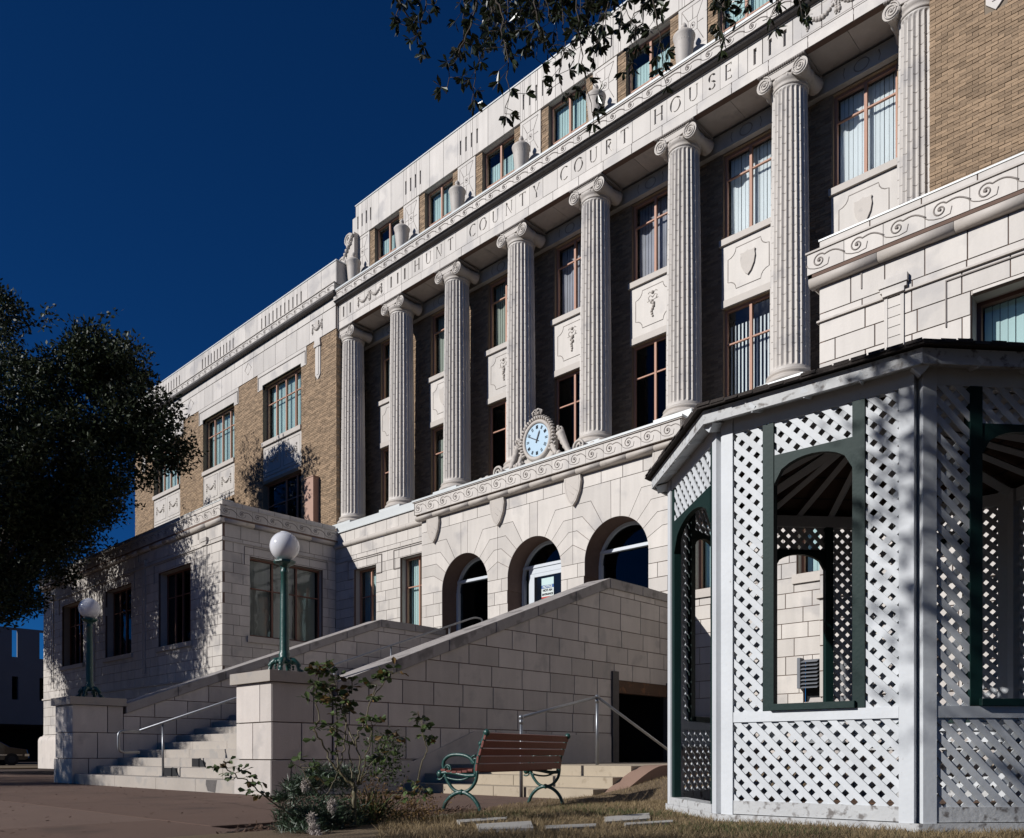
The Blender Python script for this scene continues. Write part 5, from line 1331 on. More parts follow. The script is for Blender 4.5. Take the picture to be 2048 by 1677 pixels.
# ================================================================== GAZEBO
GZ = empty('gazebo', (0, 0, 0)); setp(GZ, 'white lattice octagonal gazebo with dark green arched openings and flaking paint', 'gazebo')
GC = Vector((-2.221, 6.339, 0)); RG = 1.568; F0 = .175
ANG = [-64.2+45*k for k in range(8)]      # corner directions; 0 = nearest corner, 7 = B, 6 = A
def gcor(k, r_=RG): a = R(ANG[k % 8]); return (GC.x+r_*math.cos(a), GC.y+r_*math.sin(a))
SLN = []   # lattice slats as polygons with a size weight
def lattice(fr, a, b, c, d, pitch=.1, w=.038):
    for layer, sg in ((0, -1), (1, 1)):
        s_ = math.sqrt(.5); k0 = (a*1 + sg*-1*0)
        lim = []
        vals = [sg_*0 for sg_ in ()]
        # lines u*?: direction (1, sg): constant q = z - sg*u
        qs = [z_-sg*u_ for u_ in (a, b) for z_ in (c, d)]; q = min(qs)+.02
        while q < max(qs):
            h = w/ math.sqrt(.5)/2 
            p = clip(clip(rect(a, b, c, d), -sg*1.0, 1.0, q+h), sg*1.0, -1.0, -(q-h))
            if len(p) > 2 and area(p) > .0006:
                if random.random() > .003:
                    P = fr((p[0][0]+p[2][0])/2, (p[0][1]+p[2][1])/2); pp = proj(P); wt = 0
                    if pp and -60 < pp[0] < 2108 and -60 < pp[1] < 1737:
                        cs = (-P[0]*fr.nx-P[1]*fr.ny)/math.hypot(P[0], P[1]); wt = area(p)*max(.05, cs)/pp[2]**2
                    SLN.append((wt, p, fr, .0+(.014 if layer == 0 else 0)))
            q += pitch*random.uniform(.99, 1.01)
for k in range(8):
    # side from corner k-1 to corner k  (outward normal = e x z)
    p, q = gcor(k-1), gcor(k); fr = Fr(p[0], p[1], q[0]-p[0], q[1]-p[1]); S = 1.2
    entry = (k == 7)      # the side between A and B is the way in
    for a, b in ((.020, .10), (S-.10, S-.020)):
        mb = MB(); frbox(mb, fr, a, b, F0-.02, F0+2.54, -.075, .012, .003); mb.build('post', 'white_wood', GZ)
    mb = MB(); frbox(mb, fr, -.01, S+.01, F0-.15, F0-.005, -.05, .02); mb.build('skirt_board', 'white_worn', GZ)
    mb = MB(); frbox(mb, fr, .10, S-.10, F0+2.44, F0+2.54, -.05, .004); mb.build('head_beam', 'white_wood', GZ)
    L = fr.shift(-.022)
    if not entry:
        mb = MB(); frbox(mb, fr, .10, S-.10, F0, F0+.085, -.05, .006); mb.build('bottom_rail', 'white_worn', GZ)
        mb = MB(); frbox(mb, fr, .10, S-.10, F0+.585, F0+.65, -.05, .008, .003); mb.build('middle_rail', 'white_wood', GZ)
        mb = MB(); frbox(mb, fr, .30, .37, F0+.65, F0+2.44, -.05, .010, .003); j1 = mb.build('green_jamb', 'green_wood', GZ)
        mb = MB(); frbox(mb, fr, .845, .915, F0+.65, F0+2.44, -.05, .010, .003); mb.build('green_jamb', 'green_wood', GZ)
        mb = MB(); frbox(mb, fr, .35, .865, F0+.652, F0+.692, -.07, .035, .003); mb.build('green_sill', 'green_wood', GZ)
        a, b, z0 = .37, .845, 0
        lattice(L, .10, .30, F0+.65, F0+2.44); lattice(L, .915, 1.10, F0+.65, F0+2.44); lattice(L, .10, 1.10, F0+.085, F0+.585); lattice(L, .37, .845, F0+2.23, F0+2.44)
        hz = 2.235; sp = 2.055; ap = 2.195
    else:
        a, b = .17, 1.03; hz, sp, ap = 2.18, 1.93, 2.13
        for c0, c1 in ((.10, .17), (1.03, 1.10)): mb = MB(); frbox(mb, fr, c0, c1, F0, F0+2.44, -.05, .0, .003); mb.build('green_jamb', 'green_wood', GZ)
        lattice(L, .17, 1.03, F0+2.18, F0+2.44)
        mb = MB(); frbox(mb, fr, .10, 1.10, F0-.004, F0+.05, -.1, .02); mb.build('threshold', 'white_worn', GZ)
    n = 10; mid = (a+b)/2; h_ = (b-a)/2
    mb = MB()
    for i in range(n):     # arched green header
        t0, t1 = i/n, (i+1)/n; x0, x1 = a+(b-a)*t0, a+(b-a)*t1
        e0 = sp+(ap-sp)*math.sqrt(max(0, 1-(2*t0-1)**2)); e1 = sp+(ap-sp)*math.sqrt(max(0, 1-(2*t1-1)**2))
        mb.prism([(x0, F0+e0), (x1, F0+e1), (x1, F0+hz), (x0, F0+hz)], fr, -.035, .004)
    mb.build('green_arch', 'green_wood', GZ)
    # eave fascia + roof plane
    r1, r2 = 1.70, 1.75; P, Q = gcor(k-1, r1), gcor(k, r1); f2 = Fr(P[0], P[1], Q[0]-P[0], Q[1]-P[1]); LL = math.hypot(Q[0]-P[0], Q[1]-P[1])
    mb = MB(); frbox(mb, f2, 0, LL, F0+2.50, F0+2.585, -.02, 0); mb.build('fascia_board', 'white_worn', GZ)
    mb = MB(); pi_, qi = gcor(k-1, RG-.02), gcor(k, RG-.02); mb.quad((*P, F0+2.515), (*pi_, F0+2.535), (*qi, F0+2.535), (*Q, F0+2.515)); mb.build('eave_soffit', 'white_wood', GZ)
    P2, Q2 = gcor(k-1, r2), gcor(k, r2); top = (GC.x, GC.y, F0+2.98); mb = MB()
    mb.quad((*P2, F0+2.585), (*Q2, F0+2.585), top); mb.quad((*P2, F0+2.61), (*Q2, F0+2.61), (top[0], top[1], top[2]+.03)); mb.quad((*P2, F0+2.585), (*Q2, F0+2.585), (*Q2, F0+2.61), (*P2, F0+2.61))
    for i in range(14):    # ragged shingle edge
        t = i/14; x0 = P2[0]+(Q2[0]-P2[0])*t; y0_ = P2[1]+(Q2[1]-P2[1])*t; x1 = P2[0]+(Q2[0]-P2[0])*(t+.065); y1_ = P2[1]+(Q2[1]-P2[1])*(t+.065); e_ = random.uniform(.0, .016)
        ox, oy = (x0-GC.x)/r2*e_, (y0_-GC.y)/r2*e_; zz = F0+2.592+random.uniform(-.008, .008)
        mb.quad((x0+ox, y0_+oy, zz), (x1+ox, y1_+oy, zz), (x1, y1_, zz+.022), (x0, y0_, zz+.022))
    mb.build('roof_panel', 'shingle', GZ)
    c0 = gcor(k, 1.66); mb = MB(); mb.tube([(*c0, F0+2.50), (GC.x, GC.y, F0+2.86)], .045, 4, sm=False); mb.build('hip_rafter', 'white_wood', GZ)
    for t_ in (.25, .5, .75):
        e0 = (P[0]+(Q[0]-P[0])*t_, P[1]+(Q[1]-P[1])*t_); hh = .80; mb = MB(); mb.tube([(*e0, F0+2.52), (e0[0]+(GC.x-e0[0])*hh, e0[1]+(GC.y-e0[1])*hh, F0+2.52+.36*hh)], .03, 4, sm=False); mb.build('rafter', 'white_wood', GZ)
    mb = MB()
    for i in range(5):     # ceiling boards
        s0, s1 = i/5, (i+.93)/5; lerp = lambda p_, s_: (p_[0]+(top[0]-p_[0])*s_, p_[1]+(top[1]-p_[1])*s_, F0+2.575+(top[2]-F0-2.575)*s_)
        mb.quad(lerp(P, s0), lerp(Q, s0), lerp(Q, s1), lerp(P, s1))
    mb.build('ceiling_board', 'ceil', GZ)
mb = MB(); mb.v = [(*gcor(k, RG-.03), F0-.005) for k in range(8)]+[(*gcor(k, RG-.03), F0-.05) for k in range(8)]; mb.f = [tuple(range(8))]+[(k, k+8, (k+1) % 8+8, (k+1) % 8) for k in range(8)]; mb.sm = [False]*9; mb.build('floor', 'timber', GZ)
SLN.sort(key=lambda t: -t[0]); rest = MB()
for i, (w_, p, fr, d_) in enumerate(SLN):
    if i < 300: mb = MB(); mb.prism(p, fr, d_, d_+.008+random.uniform(-.001, .0015)); mb.build('lattice_slat', 'white_wood', GZ)
    else: rest.prism(p, fr, d_, d_+.008)
rest.build('lattice_field', 'white_wood', GZ, kind='stuff')
# built-in benches round the inside
for k in (0, 1, 2, 3, 4, 5, 6):
    p, q = gcor(k-1, RG-.06), gcor(k, RG-.06); p2, q2 = gcor(k-1, RG-.45), gcor(k, RG-.45); z_ = F0+.42
    mb = MB(); mb.quad((*p, z_), (*q, z_), (*q2, z_), (*p2, z_)); mb.quad((*p, z_+.03), (*q, z_+.03), (*q2, z_+.03), (*p2, z_+.03)); mb.quad((*p2, z_), (*q2, z_), (*q2, z_+.03), (*p2, z_+.03)); mb.build('inner_seat', 'white_worn', GZ)

# ================================================================== TREES AND PLANTS
def leaf_mesh(name, C, D, N_, ln, wd, m, tri=False):
    "C centres, D directions, N_ normals (n,3); diamond leaves"
    n = len(C); D = D/np.linalg.norm(D, axis=1)[:, None]; S_ = np.cross(D, N_); S_ /= (np.linalg.norm(S_, axis=1)[:, None]+1e-9)
    l = (ln*rng.uniform(.7, 1.3, n))[:, None]; w = (wd*rng.uniform(.7, 1.2, n))[:, None]
    V = np.stack([C, C+D*l*.5+S_*w*.5, C+D*l, C+D*l*.5-S_*w*.5], 1).reshape(-1, 3)
    me = bpy.data.meshes.new(name); me.vertices.add(4*n); me.vertices.foreach_set('co', V.ravel()); me.loops.add(4*n); me.loops.foreach_set('vertex_index', np.arange(4*n, dtype=np.int32))
    me.polygons.add(n); me.polygons.foreach_set('loop_start', np.arange(0, 4*n, 4, dtype=np.int32)); me.update(); me.materials.append(M[m]); return me
def unit(n): v = rng.normal(0, 1, (n, 3)); return v/np.linalg.norm(v, axis=1)[:, None]
# --- live oak left of the courthouse
TL = empty('live_oak', (0, 0, 0)); setp(TL, 'dark leafy live oak in front of the left wing, filling the left edge', 'tree')
tc = Vector((-34.2, 6.8, 0)); mb = MB(); rt = [Vector((tc.x, tc.y, 0)), Vector((tc.x+.1, tc.y, 1.5)), Vector((tc.x-.1, tc.y+.1, 3.2)), Vector((tc.x, tc.y, 5))]
mb.tube(rt, [.55, .42, .36, .30], 10); mb.build('trunk', 'bark', TL)
clumps = []; cen = np.array([tc.x, tc.y, 9.2]); lm = MB()
k = 0
while len(clumps) < 330:
    d_ = unit(1)[0]; r_ = rng.uniform(.35, 1)**.6
    p = cen + d_*np.array([7.6, 6.2, 5.6])*r_
    if d_[2] < -.2: p[2] += .9*abs(d_[2])*2
    if p[2] < 4.6: continue
    q = proj(p)
    clumps.append((p, rng.uniform(.5, 1.05)))
lobes = [at(165, 700, 27), at(190, 690, 27), at(255, 740, 28), at(320, 850, 28), at(290, 930, 27.5), at(330, 900, 28), at(120, 1060, 27), at(40, 1150, 27), at(20, 640, 27.5), at(10, 1200, 26), at(270, 840, 28), at(200, 760, 27.5), at(60, 1000, 26), at(190, 1000, 27), at(60, 720, 27), at(120, 800, 27), at(150, 900, 26), at(220, 880, 27), at(80, 880, 26)]
for L_ in lobes:
    for _ in range(9): clumps.append((np.array(L_)+rng.normal(0, .55, 3), rng.uniform(.35, .75)))
Cs, Ds = [], []
for p, r_ in clumps:
    n = int(540*r_); v = unit(n)*(rng.uniform(.1, 1, n)**.5)[:, None]*r_*np.array([1.15, 1.15, .85]); Cs.append(p+v); Ds.append(v/r_*.6+unit(n)*.7+np.array([0, 0, .2]))
    if rng.random() < .5:     # pointed sprays sticking out
        dr = (p-cen); dr /= np.linalg.norm(dr)+1e-6; m_ = 26; t = rng.uniform(.6, 1.7, m_)[:, None]; Cs.append(p+dr*t*r_+rng.normal(0, .08, (m_, 3))+np.array([0, 0, .25])*t); Ds.append(unit(m_)+dr)
    if rng.random() < .12:
        m0 = Vector((tc.x, tc.y, rng.uniform(3.2, 5))); pm = Vector(p); m1 = m0.lerp(pm, .5)+Vector(rng.normal(0, .5, 3)); lm.tube([m0, m0.lerp(m1, .5)+Vector(rng.normal(0, .2, 3)), m1, m1.lerp(pm, .5)+Vector(rng.normal(0, .2, 3)), pm], [.13, .09, .06, .035, .012], 5)
C_ = np.concatenate(Cs); D_ = np.concatenate(Ds)
OUT = [(-900, 430), (0, 565), (70, 640), (118, 705), (140, 655), (160, 625), (205, 655), (215, 690), (250, 675), (288, 700), (300, 765), (350, 790), (372, 820), (362, 880), (378, 905), (352, 955), (290, 985), (262, 1040), (215, 1045), (180, 1090), (130, 1150), (90, 1180), (70, 1225), (0, 1262), (-900, 1330)]
PZ_ = C_[:, 0]*DV[0]+C_[:, 1]*DV[1]; PL_ = C_[:, 0]*RV[0]+C_[:, 1]*RV[1]; cid = np.concatenate([np.full(len(a_), i) for i, a_ in enumerate(Cs)]); jit = rng.normal(0, 27, (2, len(Cs)))[:, cid]+rng.normal(0, 5, (2, len(C_))); PU = CXP+FPX*PL_/PZ_+jit[0]; PV_ = HORZ-FPX*(C_[:, 2]-EYE)/PZ_+jit[1]
ins = np.zeros(len(C_), bool)
for (xa, ya), (xb, yb) in zip(OUT, OUT[1:]+OUT[:1]): ins ^= ((ya > PV_) != (yb > PV_)) & (PU < (xb-xa)*(PV_-ya)/(yb-ya+1e-9)+xa)
keep = ins | (PU < -60); C_, D_ = C_[keep], D_[keep]
o = link('crown', leaf_mesh('crown', C_, D_, unit(len(C_)), .15, .075, 'oak_leaf'), TL); register(o, TL)
sp = rng.random(len(C_)) < .30; SPARSE = leaf_mesh('crown_open', C_[sp], D_[sp], unit(int(sp.sum())), .16, .08, 'oak_leaf')
lm.build('limbs', 'bark', TL)
T2 = copy_tree(TL)
for ch in KIDS.get(TL.name, []): pass
for ch in T2.children:
    if ch.name.startswith('crown'): ch.data = SPARSE
T2.scale = (.62, .62, .62); T2.location = (-25.0+34.2*.62, -6.0-6.8*.62, 0); setp(T2, 'smaller live oak standing out of view at the left, shading the far stair pier')
T3 = copy_tree(TL)
for ch in T3.children:
    if ch.name.startswith('crown'): ch.data = SPARSE
T3.scale = (.85, .85, .85); T3.location = (-34.0+34.2*.85, .3-6.8*.85, -.6); setp(T3, 'live oak out of view at the left, shading the foot of the left block')

Cs = []
for (x, y, h) in ((-62, -34, 16), (-48, -31, 14), (-36, -33, 17), (-24, -32, 15), (-12, -33, 17), (1, -32, 15), (14, -33, 17), (28, -31, 15)):
    for _ in range(46):
        c = np.array([x, y, h*.58])+unit(1)[0]*np.array([6.5, 4.5, h*.36])*rng.uniform(.3, 1)**.5; n = 70; Cs.append(c+unit(n)*(rng.uniform(0, 1, n)**.4)[:, None]*1.4)
C_ = np.concatenate(Cs); link('tree_belt', leaf_mesh('tree_belt', C_, unit(len(C_)), unit(len(C_)), .75, .45, 'oak_leaf'), None, kind='stuff')
# --- overhanging oak by the camera: its hanging twigs show along the top
TO = empty('overhanging_oak', (0, 0, 0)); setp(TO, 'oak whose leafy twigs hang into the top of the view over the cornice', 'tree')
mb = MB(); mb.tube([(1.4, -3.2, 0), (1.3, -3.1, 1.6), (.8, -2.7, 3.2), (-.2, -1.2, 4.9), (-1.2, .8, 6.2), (-2.4, 2.9, 6.7), (-3.3, 4.3, 6.6)], [.42, .34, .30, .24, .17, .10, .05], 10); mb.build('trunk', 'bark', TO)
leafP = []   # (base, dir, normal, len, wid)
tw = MB()
def strand(path, depth, dens=1.0, spread=.09, r0=.006):
    P = [at(u, v, depth+dz) for (u, v, dz) in path]; pts = []
    for a, b in zip(P, P[1:]):
        n = max(1, int((b-a).length/.035))
        for k in range(n): pts.append(a.lerp(b, k/n)+Vector(rng.normal(0, .006, 3)))
    pts.append(P[-1]); tw.tube(pts, [max(.0018, r0*(1-.75*k/len(pts))) for k in range(len(pts))], 4)
    for i, p in enumerate(pts):
        t = i/len(pts)
        if rng.random() > dens*(.7+.4*t): continue
        d_ = Vector(rng.normal(0, 1, 3)); d_.z = d_.z*.5-.6; d_.normalize(); ln = rng.uniform(.02, spread); e_ = p+d_*ln
        if ln > .03: tw.tube([p, e_], .0016, 3)
        for k in range(int(rng.integers(5, 10))):
            dd = (Vector(unit(1)[0])*1.0 + d_*.9 + Vector((0, 0, -.35))).normalized(); leafP.append((e_, dd, Vector(unit(1)[0]), rng.uniform(.042, .070)))
S0 = [[(790, -60, 0), (800, 10, 0), (838, 62, .1), (846, 88, .1)], [(812, -40, .1), (795, 30, .1), (800, 48, .1)], [(865, -40, 0), (842, 45, 0), (838, 70, 0)],
      [(965, -60, 0), (940, 60, 0), (905, 120, 0), (893, 188, .05)], [(1000, -60, .1), (968, 90, .1), (948, 160, .1), (944, 215, .1)], [(990, -40, -.1), (1012, 110, -.1), (1018, 185, -.1), (1010, 228, -.1)],
      [(1060, -50, 0), (1078, 60, 0), (1072, 118, 0)], [(1120, -50, .1), (1128, 80, .1), (1120, 150, .1), (1124, 188, .1)], [(1150, -50, 0), (1160, 80, 0), (1172, 175, 0), (1188, 232, 0)],
      [(1228, -50, 0), (1208, 50, 0), (1190, 98, 0)], [(1285, -50, .1), (1284, 40, .1), (1262, 80, .1), (1262, 140, .1)], [(1300, -50, 0), (1318, 70, 0), (1326, 148, 0)], [(1436, -60, 0), (1446, 20, 0), (1440, 70, 0)],
      [(1452, -60, .2), (1440, 0, .2), (1450, 45, .2)], [(1505, -60, 0), (1500, 0, 0), (1484, 30, 0)], [(1560, -50, 0), (1556, 10, 0), (1540, 38, 0)], [(1590, -50, 0), (1600, 15, 0), (1612, 48, 0)], [(925, -50, .1), (930, 50, .1), (926, 80, .1)]]
for p in S0: strand(p, 4.7, .95)
for _ in range(22):
    u = rng.uniform(940, 1300); strand([(u, -90, .2), (u+rng.uniform(-25, 25), -20, .2), (u+rng.uniform(-45, 45), rng.uniform(25, 100) if u < 1200 else rng.uniform(0, 60), .2)], rng.uniform(4.5, 5.3), .85)
for _ in range(16):
    u = rng.uniform(770, 1640); strand([(u, -220, .2), (u+rng.uniform(-25, 25), -90, .2), (u+rng.uniform(-40, 40), rng.uniform(-60, -5), .2)], rng.uniform(4.4, 5.2), .8)
tw.build('twigs', 'bark', TO)
def leaf_poly(b, d_, n_, l, w=.36, m='oak_leaf_near'):
    s_ = d_.cross(n_); s_.normalize(); up = s_.cross(d_); W = l*w*.5
    return [tuple(b), tuple(b+d_*l*.3+s_*W*.62+up*l*.03), tuple(b+d_*l*.68+s_*W+up*l*.04), tuple(b+d_*l-up*l*.05), tuple(b+d_*l*.68-s_*W+up*l*.04), tuple(b+d_*l*.3-s_*W*.62+up*l*.03)]
def emit_leaves(L_, parent, m, cap, name='leaf', w=.36):
    def wt(t):
        q = proj(t[0]); return 0 if not q or not (0 < q[0] < 2048 and 0 < q[1] < 1677) else t[3]/q[2]
    L_.sort(key=lambda t: -wt(t)); rest = MB()
    for i, (b, d_, n_, l) in enumerate(L_):
        mb = MB() if i < cap else rest
        q = leaf_poly(b, d_, n_, l, w); i0 = len(mb.v); mb.v += q; mb.f += [(i0, i0+1, i0+2, i0+3), (i0, i0+3, i0+4, i0+5)]; mb.sm += [False, False]
        if i < cap: mb.build(name, m[i % len(m)] if isinstance(m, list) else m, parent)
    if rest.v: rest.build(name+'_mass', m[0] if isinstance(m, list) else m, parent, kind='stuff')
emit_leaves(leafP, TO, 'oak_leaf_near', 300)
Cs, Ds = [], []  # dense low blobs at the right: unseen foliage added to darken the gazebo panel
for (c, r_, n) in (((-2.4, .9, 5.2), (.95, 1.0, .5), 4200), ((-3.0, -.8, 5.2), (.95, 1.1, .5), 5000), ((-3.3, -2.5, 5.2), (1.0, 1.2, .5), 4500), ((-3.6, -4.1, 5.2), (1.1, 1.2, .5), 4500), ((-2.2, -3.2, 5.3), (1.0, 1.6, .5), 4500), ((-1.2, -.8, 5.3), (1.0, 1.6, .5), 4500), ((-1.2, -2.6, 5.6), (2.0, 2.0, .9), 5200), ((-5.6, -6.4, 5.1), (1.7, 1.1, .45), 3200), ((-3.2, -6.6, 5.2), (1.5, 1.1, .45), 3600), ((1.5, -2, 6), (2.6, 2.6, 1.2), 6000), ((4.2, 3.0, 4.2), (2.8, 3.0, 2.4), 14000), ((4.6, -2.0, 3.4), (2.6, 2.8, 2.2), 14000), ((2.5, 0, 5.6), (2, 2, .8), 5000), ((1.3, 3.4, 2.9), (1.3, 1.3, 2.0), 12000), ((1.9, 5.4, 3.6), (1.2, 1.3, 2.2), 9000), ((-2.4, 1.6, 7.0), (1.6, 1.3, .6), 2500)):
    v = unit(n)*(rng.uniform(0, 1, n)**.4)[:, None]*np.array(r_); v += np.repeat(rng.normal(0, .22, (n//40+1, 3)), 40, axis=0)[:n]; Cs.append(np.array(c)+v); Ds.append(unit(n))
C_ = np.concatenate(Cs); D_ = np.concatenate(Ds); ok = np.array([not ((q := proj(p)) and -40 < q[0] < 2088 and q[1] > -60) for p in C_]); C_, D_ = C_[ok], D_[ok]
o = link('crown', leaf_mesh('crown', C_, D_, unit(len(C_)), .10, .05, 'oak_leaf'), TO); register(o, TO)

# --- rose bush, evergreen clump, dry stems and mulch bed in the foreground
mb = MB(); bed = [(-2.6, 1.6), (-4.3, 2.1), (-5.2, 2.72), (-5.75, 3.5), (-5.95, 4.3), (-6.05, 5.0), (-5.9, 5.55), (-5.3, 5.35), (-4.9, 4.5), (-4.2, 3.9), (-3.2, 2.9)]
for i in range(len(bed)):
    a, b = bed[i], bed[(i+1) % len(bed)]
    mb.quad((a[0], a[1], .008), (b[0], b[1], .008), (-4.6, 3.6, .05))
mb.f = [tuple(reversed(q)) for q in mb.f]; mb.build('planting_bed', 'soil', kind='structure')
def bed_pt(x, y): return True
def litter(n):
    P = []
    while len(P) < n:
        x, y = random.uniform(-6.1, -3.0), random.uniform(1.8, 5.6)
        ins = False
        for i in range(len(bed)):
            (xa, ya), (xb, yb) = bed[i], bed[(i+1) % len(bed)]
            if (ya > y) != (yb > y) and x < (xb-xa)*(y-ya)/(yb-ya)+xa: ins = not ins
        if ins: P.append((x, y, .03))
    return np.array(P)
pts = litter(7000); D_ = unit(len(pts)); D_[:, 2] *= .3; me = leaf_mesh('mulch_litter', pts+np.array([0, 0, 1])*rng.uniform(-.01, .03, (len(pts), 1)), D_, unit(len(pts))*.4+np.array([0, 0, 1]), .045, .014, 'dead'); link('mulch_litter', me, None, kind='stuff')
mb = MB()
for a, b in zip(bed[1:7], bed[2:7]): mb.tube([(a[0], a[1], .02), (b[0], b[1], .02)], .014, 5)
mb.build('bed_edging', 'rubber', None, label='thin black edging strip along the curved planting bed', cat='edging')

n = 420; P_ = np.stack([rng.uniform(-17, -5.6, n), rng.uniform(1.5, 6.6, n), np.full(n, .006)], 1); P_ = P_[(P_[:, 0] < -6.2) | (P_[:, 1] < 2.2)]; D_ = unit(len(P_)); D_[:, 2] *= .15
link('fallen_leaves', leaf_mesh('fallen_leaves', P_, D_, unit(len(P_))*.3+np.array([0, 0, 1]), .045, .022, 'dead'), None, kind='stuff')
mb = MB(); x, y = -12.5, 4.9; pts = []
while x < -6.4: pts.append((x, y, .0)); x += random.uniform(.08, .22); y += random.gauss(-.012, .035)
for (xa, ya, _), (xb, yb, _) in zip(pts, pts[1:]): mb.quad((xa, ya-.006, .003), (xb, yb-.006, .003), (xb, yb+.006, .003), (xa, ya+.006, .003))
mb.build('paving_crack', 'soil', kind='structure')
RB = empty('rose_bush', (0, 0, 0)); setp(RB, 'leggy rose bush with sparse leaves in front of the stair pier', 'rose bush')
cn = MB(); RL = []
def cane(pts, r0, r1, leaves=0, spr=.12, depth=5.05, lv=(.036, .060), start=.3):
    cn = MB()
    P = [at(u, v, depth+dz) for u, v, dz in pts]; out = []
    for i in range(len(P)-1):
        n = 5
        for k in range(n): out.append(P[i].lerp(P[i+1], k/n)+Vector(rng.normal(0, .004, 3)))
    out.append(P[-1]); n = len(out); cn.tube(out, [r0+(r1-r0)*k/(n-1) for k in range(n)], 5)
    for _ in range(leaves):
        t = start+(1-start)*rng.random()**.6; p = out[min(n-1, int(t*n))]; d_ = Vector(unit(1)[0]); d_.z = abs(d_.z)*.4; d_.normalize(); l = rng.uniform(.04, spr); e_ = p+d_*l
        cn.tube([p, e_], .0014, 3)
        for s_ in (.55, .8, 1):
            for sg in (-1, 1) if s_ < 1 else (0,):
                q = p.lerp(e_, s_); sd = d_.cross(Vector((0, 0, 1))).normalized()*sg; RL.append((q, (d_*(.5 if sg else 1)+sd+Vector((0, 0, -.35))+Vector(rng.normal(0, .35, 3))).normalized(), (Vector((0, 0, .7))+Vector(rng.normal(0, 1.0, 3))).normalized(), rng.uniform(*lv)))
    cn.build('cane', 'cane', RB)
cane([(708, 1700, 0), (707, 1640, 0), (709, 1590, 0), (710, 1573, 0)], .019, .014)
cane([(710, 1573, 0), (690, 1560, 0), (676, 1541, 0)], .010, .008); cane([(676, 1541, 0), (663, 1524, 0), (648, 1496, 0), (628, 1460, -.05)], .007, .005, 3); cane([(628, 1460, -.05), (640, 1440, 0), (634, 1400, 0), (632, 1372, 0), (646, 1334, 0)], .005, .003, 17, .09)
cane([(676, 1541, 0), (674, 1500, .05), (676, 1450, .05), (672, 1405, .05), (655, 1375, .05)], .006, .003, 12)
cane([(680, 1535, 0), (688, 1500, .1), (692, 1440, .1), (686, 1410, .1), (700, 1385, .1), (706, 1355, .1)], .005, .003, 12); cane([(710, 1573, 0), (700, 1530, .05), (694, 1470, .05), (662, 1455, 0)], .006, .003, 9)
cane([(714, 1568, 0), (720, 1530, 0), (712, 1480, 0), (728, 1445, 0), (744, 1395, 0), (752, 1370, 0)], .006, .003, 5); cane([(744, 1395, 0), (764, 1374, 0), (780, 1352, 0), (786, 1340, 0)], .004, .002, 11, .09); cane([(710, 1490, 0), (690, 1440, .1), (678, 1400, .1), (668, 1360, .1), (648, 1330, .1)], .005, .002, 12, .08)
cane([(716, 1570, 0), (740, 1530, .1), (765, 1500, .1), (776, 1470, .1)], .005, .002, 8); cane([(720, 1570, 0), (736, 1500, -.1), (744, 1450, -.1), (738, 1440, -.1)], .004, .002, 8)
cane([(712, 1650, 0), (640, 1655, -.2), (580, 1630, -.3), (540, 1602, -.35), (500, 1568, -.4), (462, 1545, -.4), (447, 1533, -.4)], .006, .003, 15, .10, lv=(.03, .05), start=.45)
cane([(716, 1660, 0), (660, 1620, -.1), (612, 1560, -.2), (600, 1530, -.2)], .004, .002, 8); cane([(635, 1616, .1), (655, 1590, .1), (670, 1560, .1), (676, 1540, .1)], .004, .003, 0)
cane([(822, 1600, .5), (835, 1560, .5), (846, 1520, .5), (854, 1503, .5), (848, 1480, .5), (842, 1440, .5)], .005, .003, 12, .06, start=.72); cane([(818, 1640, .4), (836, 1600, .4), (846, 1575, .4)], .004, .002, 8)
emit_leaves(RL, RB, ['rose_leaf', 'rose_leaf', 'rose_leaf', 'rose_leaf_dry'], 300, 'leaf', .62)
mb = MB()
for u, v, dz in ((647, 1338, 0), (646, 1372, 0), (446, 1532, -.4), (507, 1568, -.4), (650, 1402, .05), (792, 1470, .1), (635, 1345, 0)):
    c = at(u, v, 5.05+dz); mb.ball(c, .018, 7, .8)
    for k in range(5): d_ = Vector(unit(1)[0])*.03; mb.tube([c, c+d_], [.008, .002], 4)
mb.build('withered_bloom', 'rose_leaf_dry', RB)
# evergreen clump with pale seed heads
EC = empty('evergreen_clump'); setp(EC, 'dark bristly evergreen clump with pale fluffy heads left of the rose bush', 'shrub')
Cs, Ds = [], []
for (u, v, dp, r_, n) in ((600, 1580, 5.2, .13, 900), (640, 1560, 5.3, .15, 1100), (590, 1640, 4.9, .15, 1200), (640, 1640, 4.9, .2, 1800), (690, 1560, 5.5, .14, 800), (680, 1640, 5.1, .2, 1600), (560, 1600, 5.0, .06, 250), (610, 1690, 4.7, .2, 1500)):
    c = np.array(at(u, v, dp)); d_ = unit(n); d_[:, 2] = np.abs(d_[:, 2])*.9+.05; Cs.append(c+unit(n)*(rng.uniform(0, 1, n)**.5)[:, None]*r_*np.array([.85, .85, .7])); Ds.append(d_)
C_ = np.concatenate(Cs); D_ = np.concatenate(Ds); o = link('foliage', leaf_mesh('foliage', C_, D_, unit(len(C_)), .055, .006, 'shrub'), EC); register(o, EC)
for (u, v, dp, r_) in ((611, 1572, 4.95, .035), (624, 1640, 4.6, .035), (627, 1662, 4.55, .04), (664, 1612, 4.75, .034), (633, 1678, 4.5, .04)):
    c = np.array(at(u, v, dp)); n = 700; d_ = unit(n); d_[:, 2] = d_[:, 2]*1.6+.2; o = link('seed_head', leaf_mesh('seed_head', c+unit(n)*r_*np.array([.8, .8, 1.2])*rng.uniform(.2, 1, (n, 1)), d_, unit(n), r_*.55, .0032, 'fluff'), EC); register(o, EC)
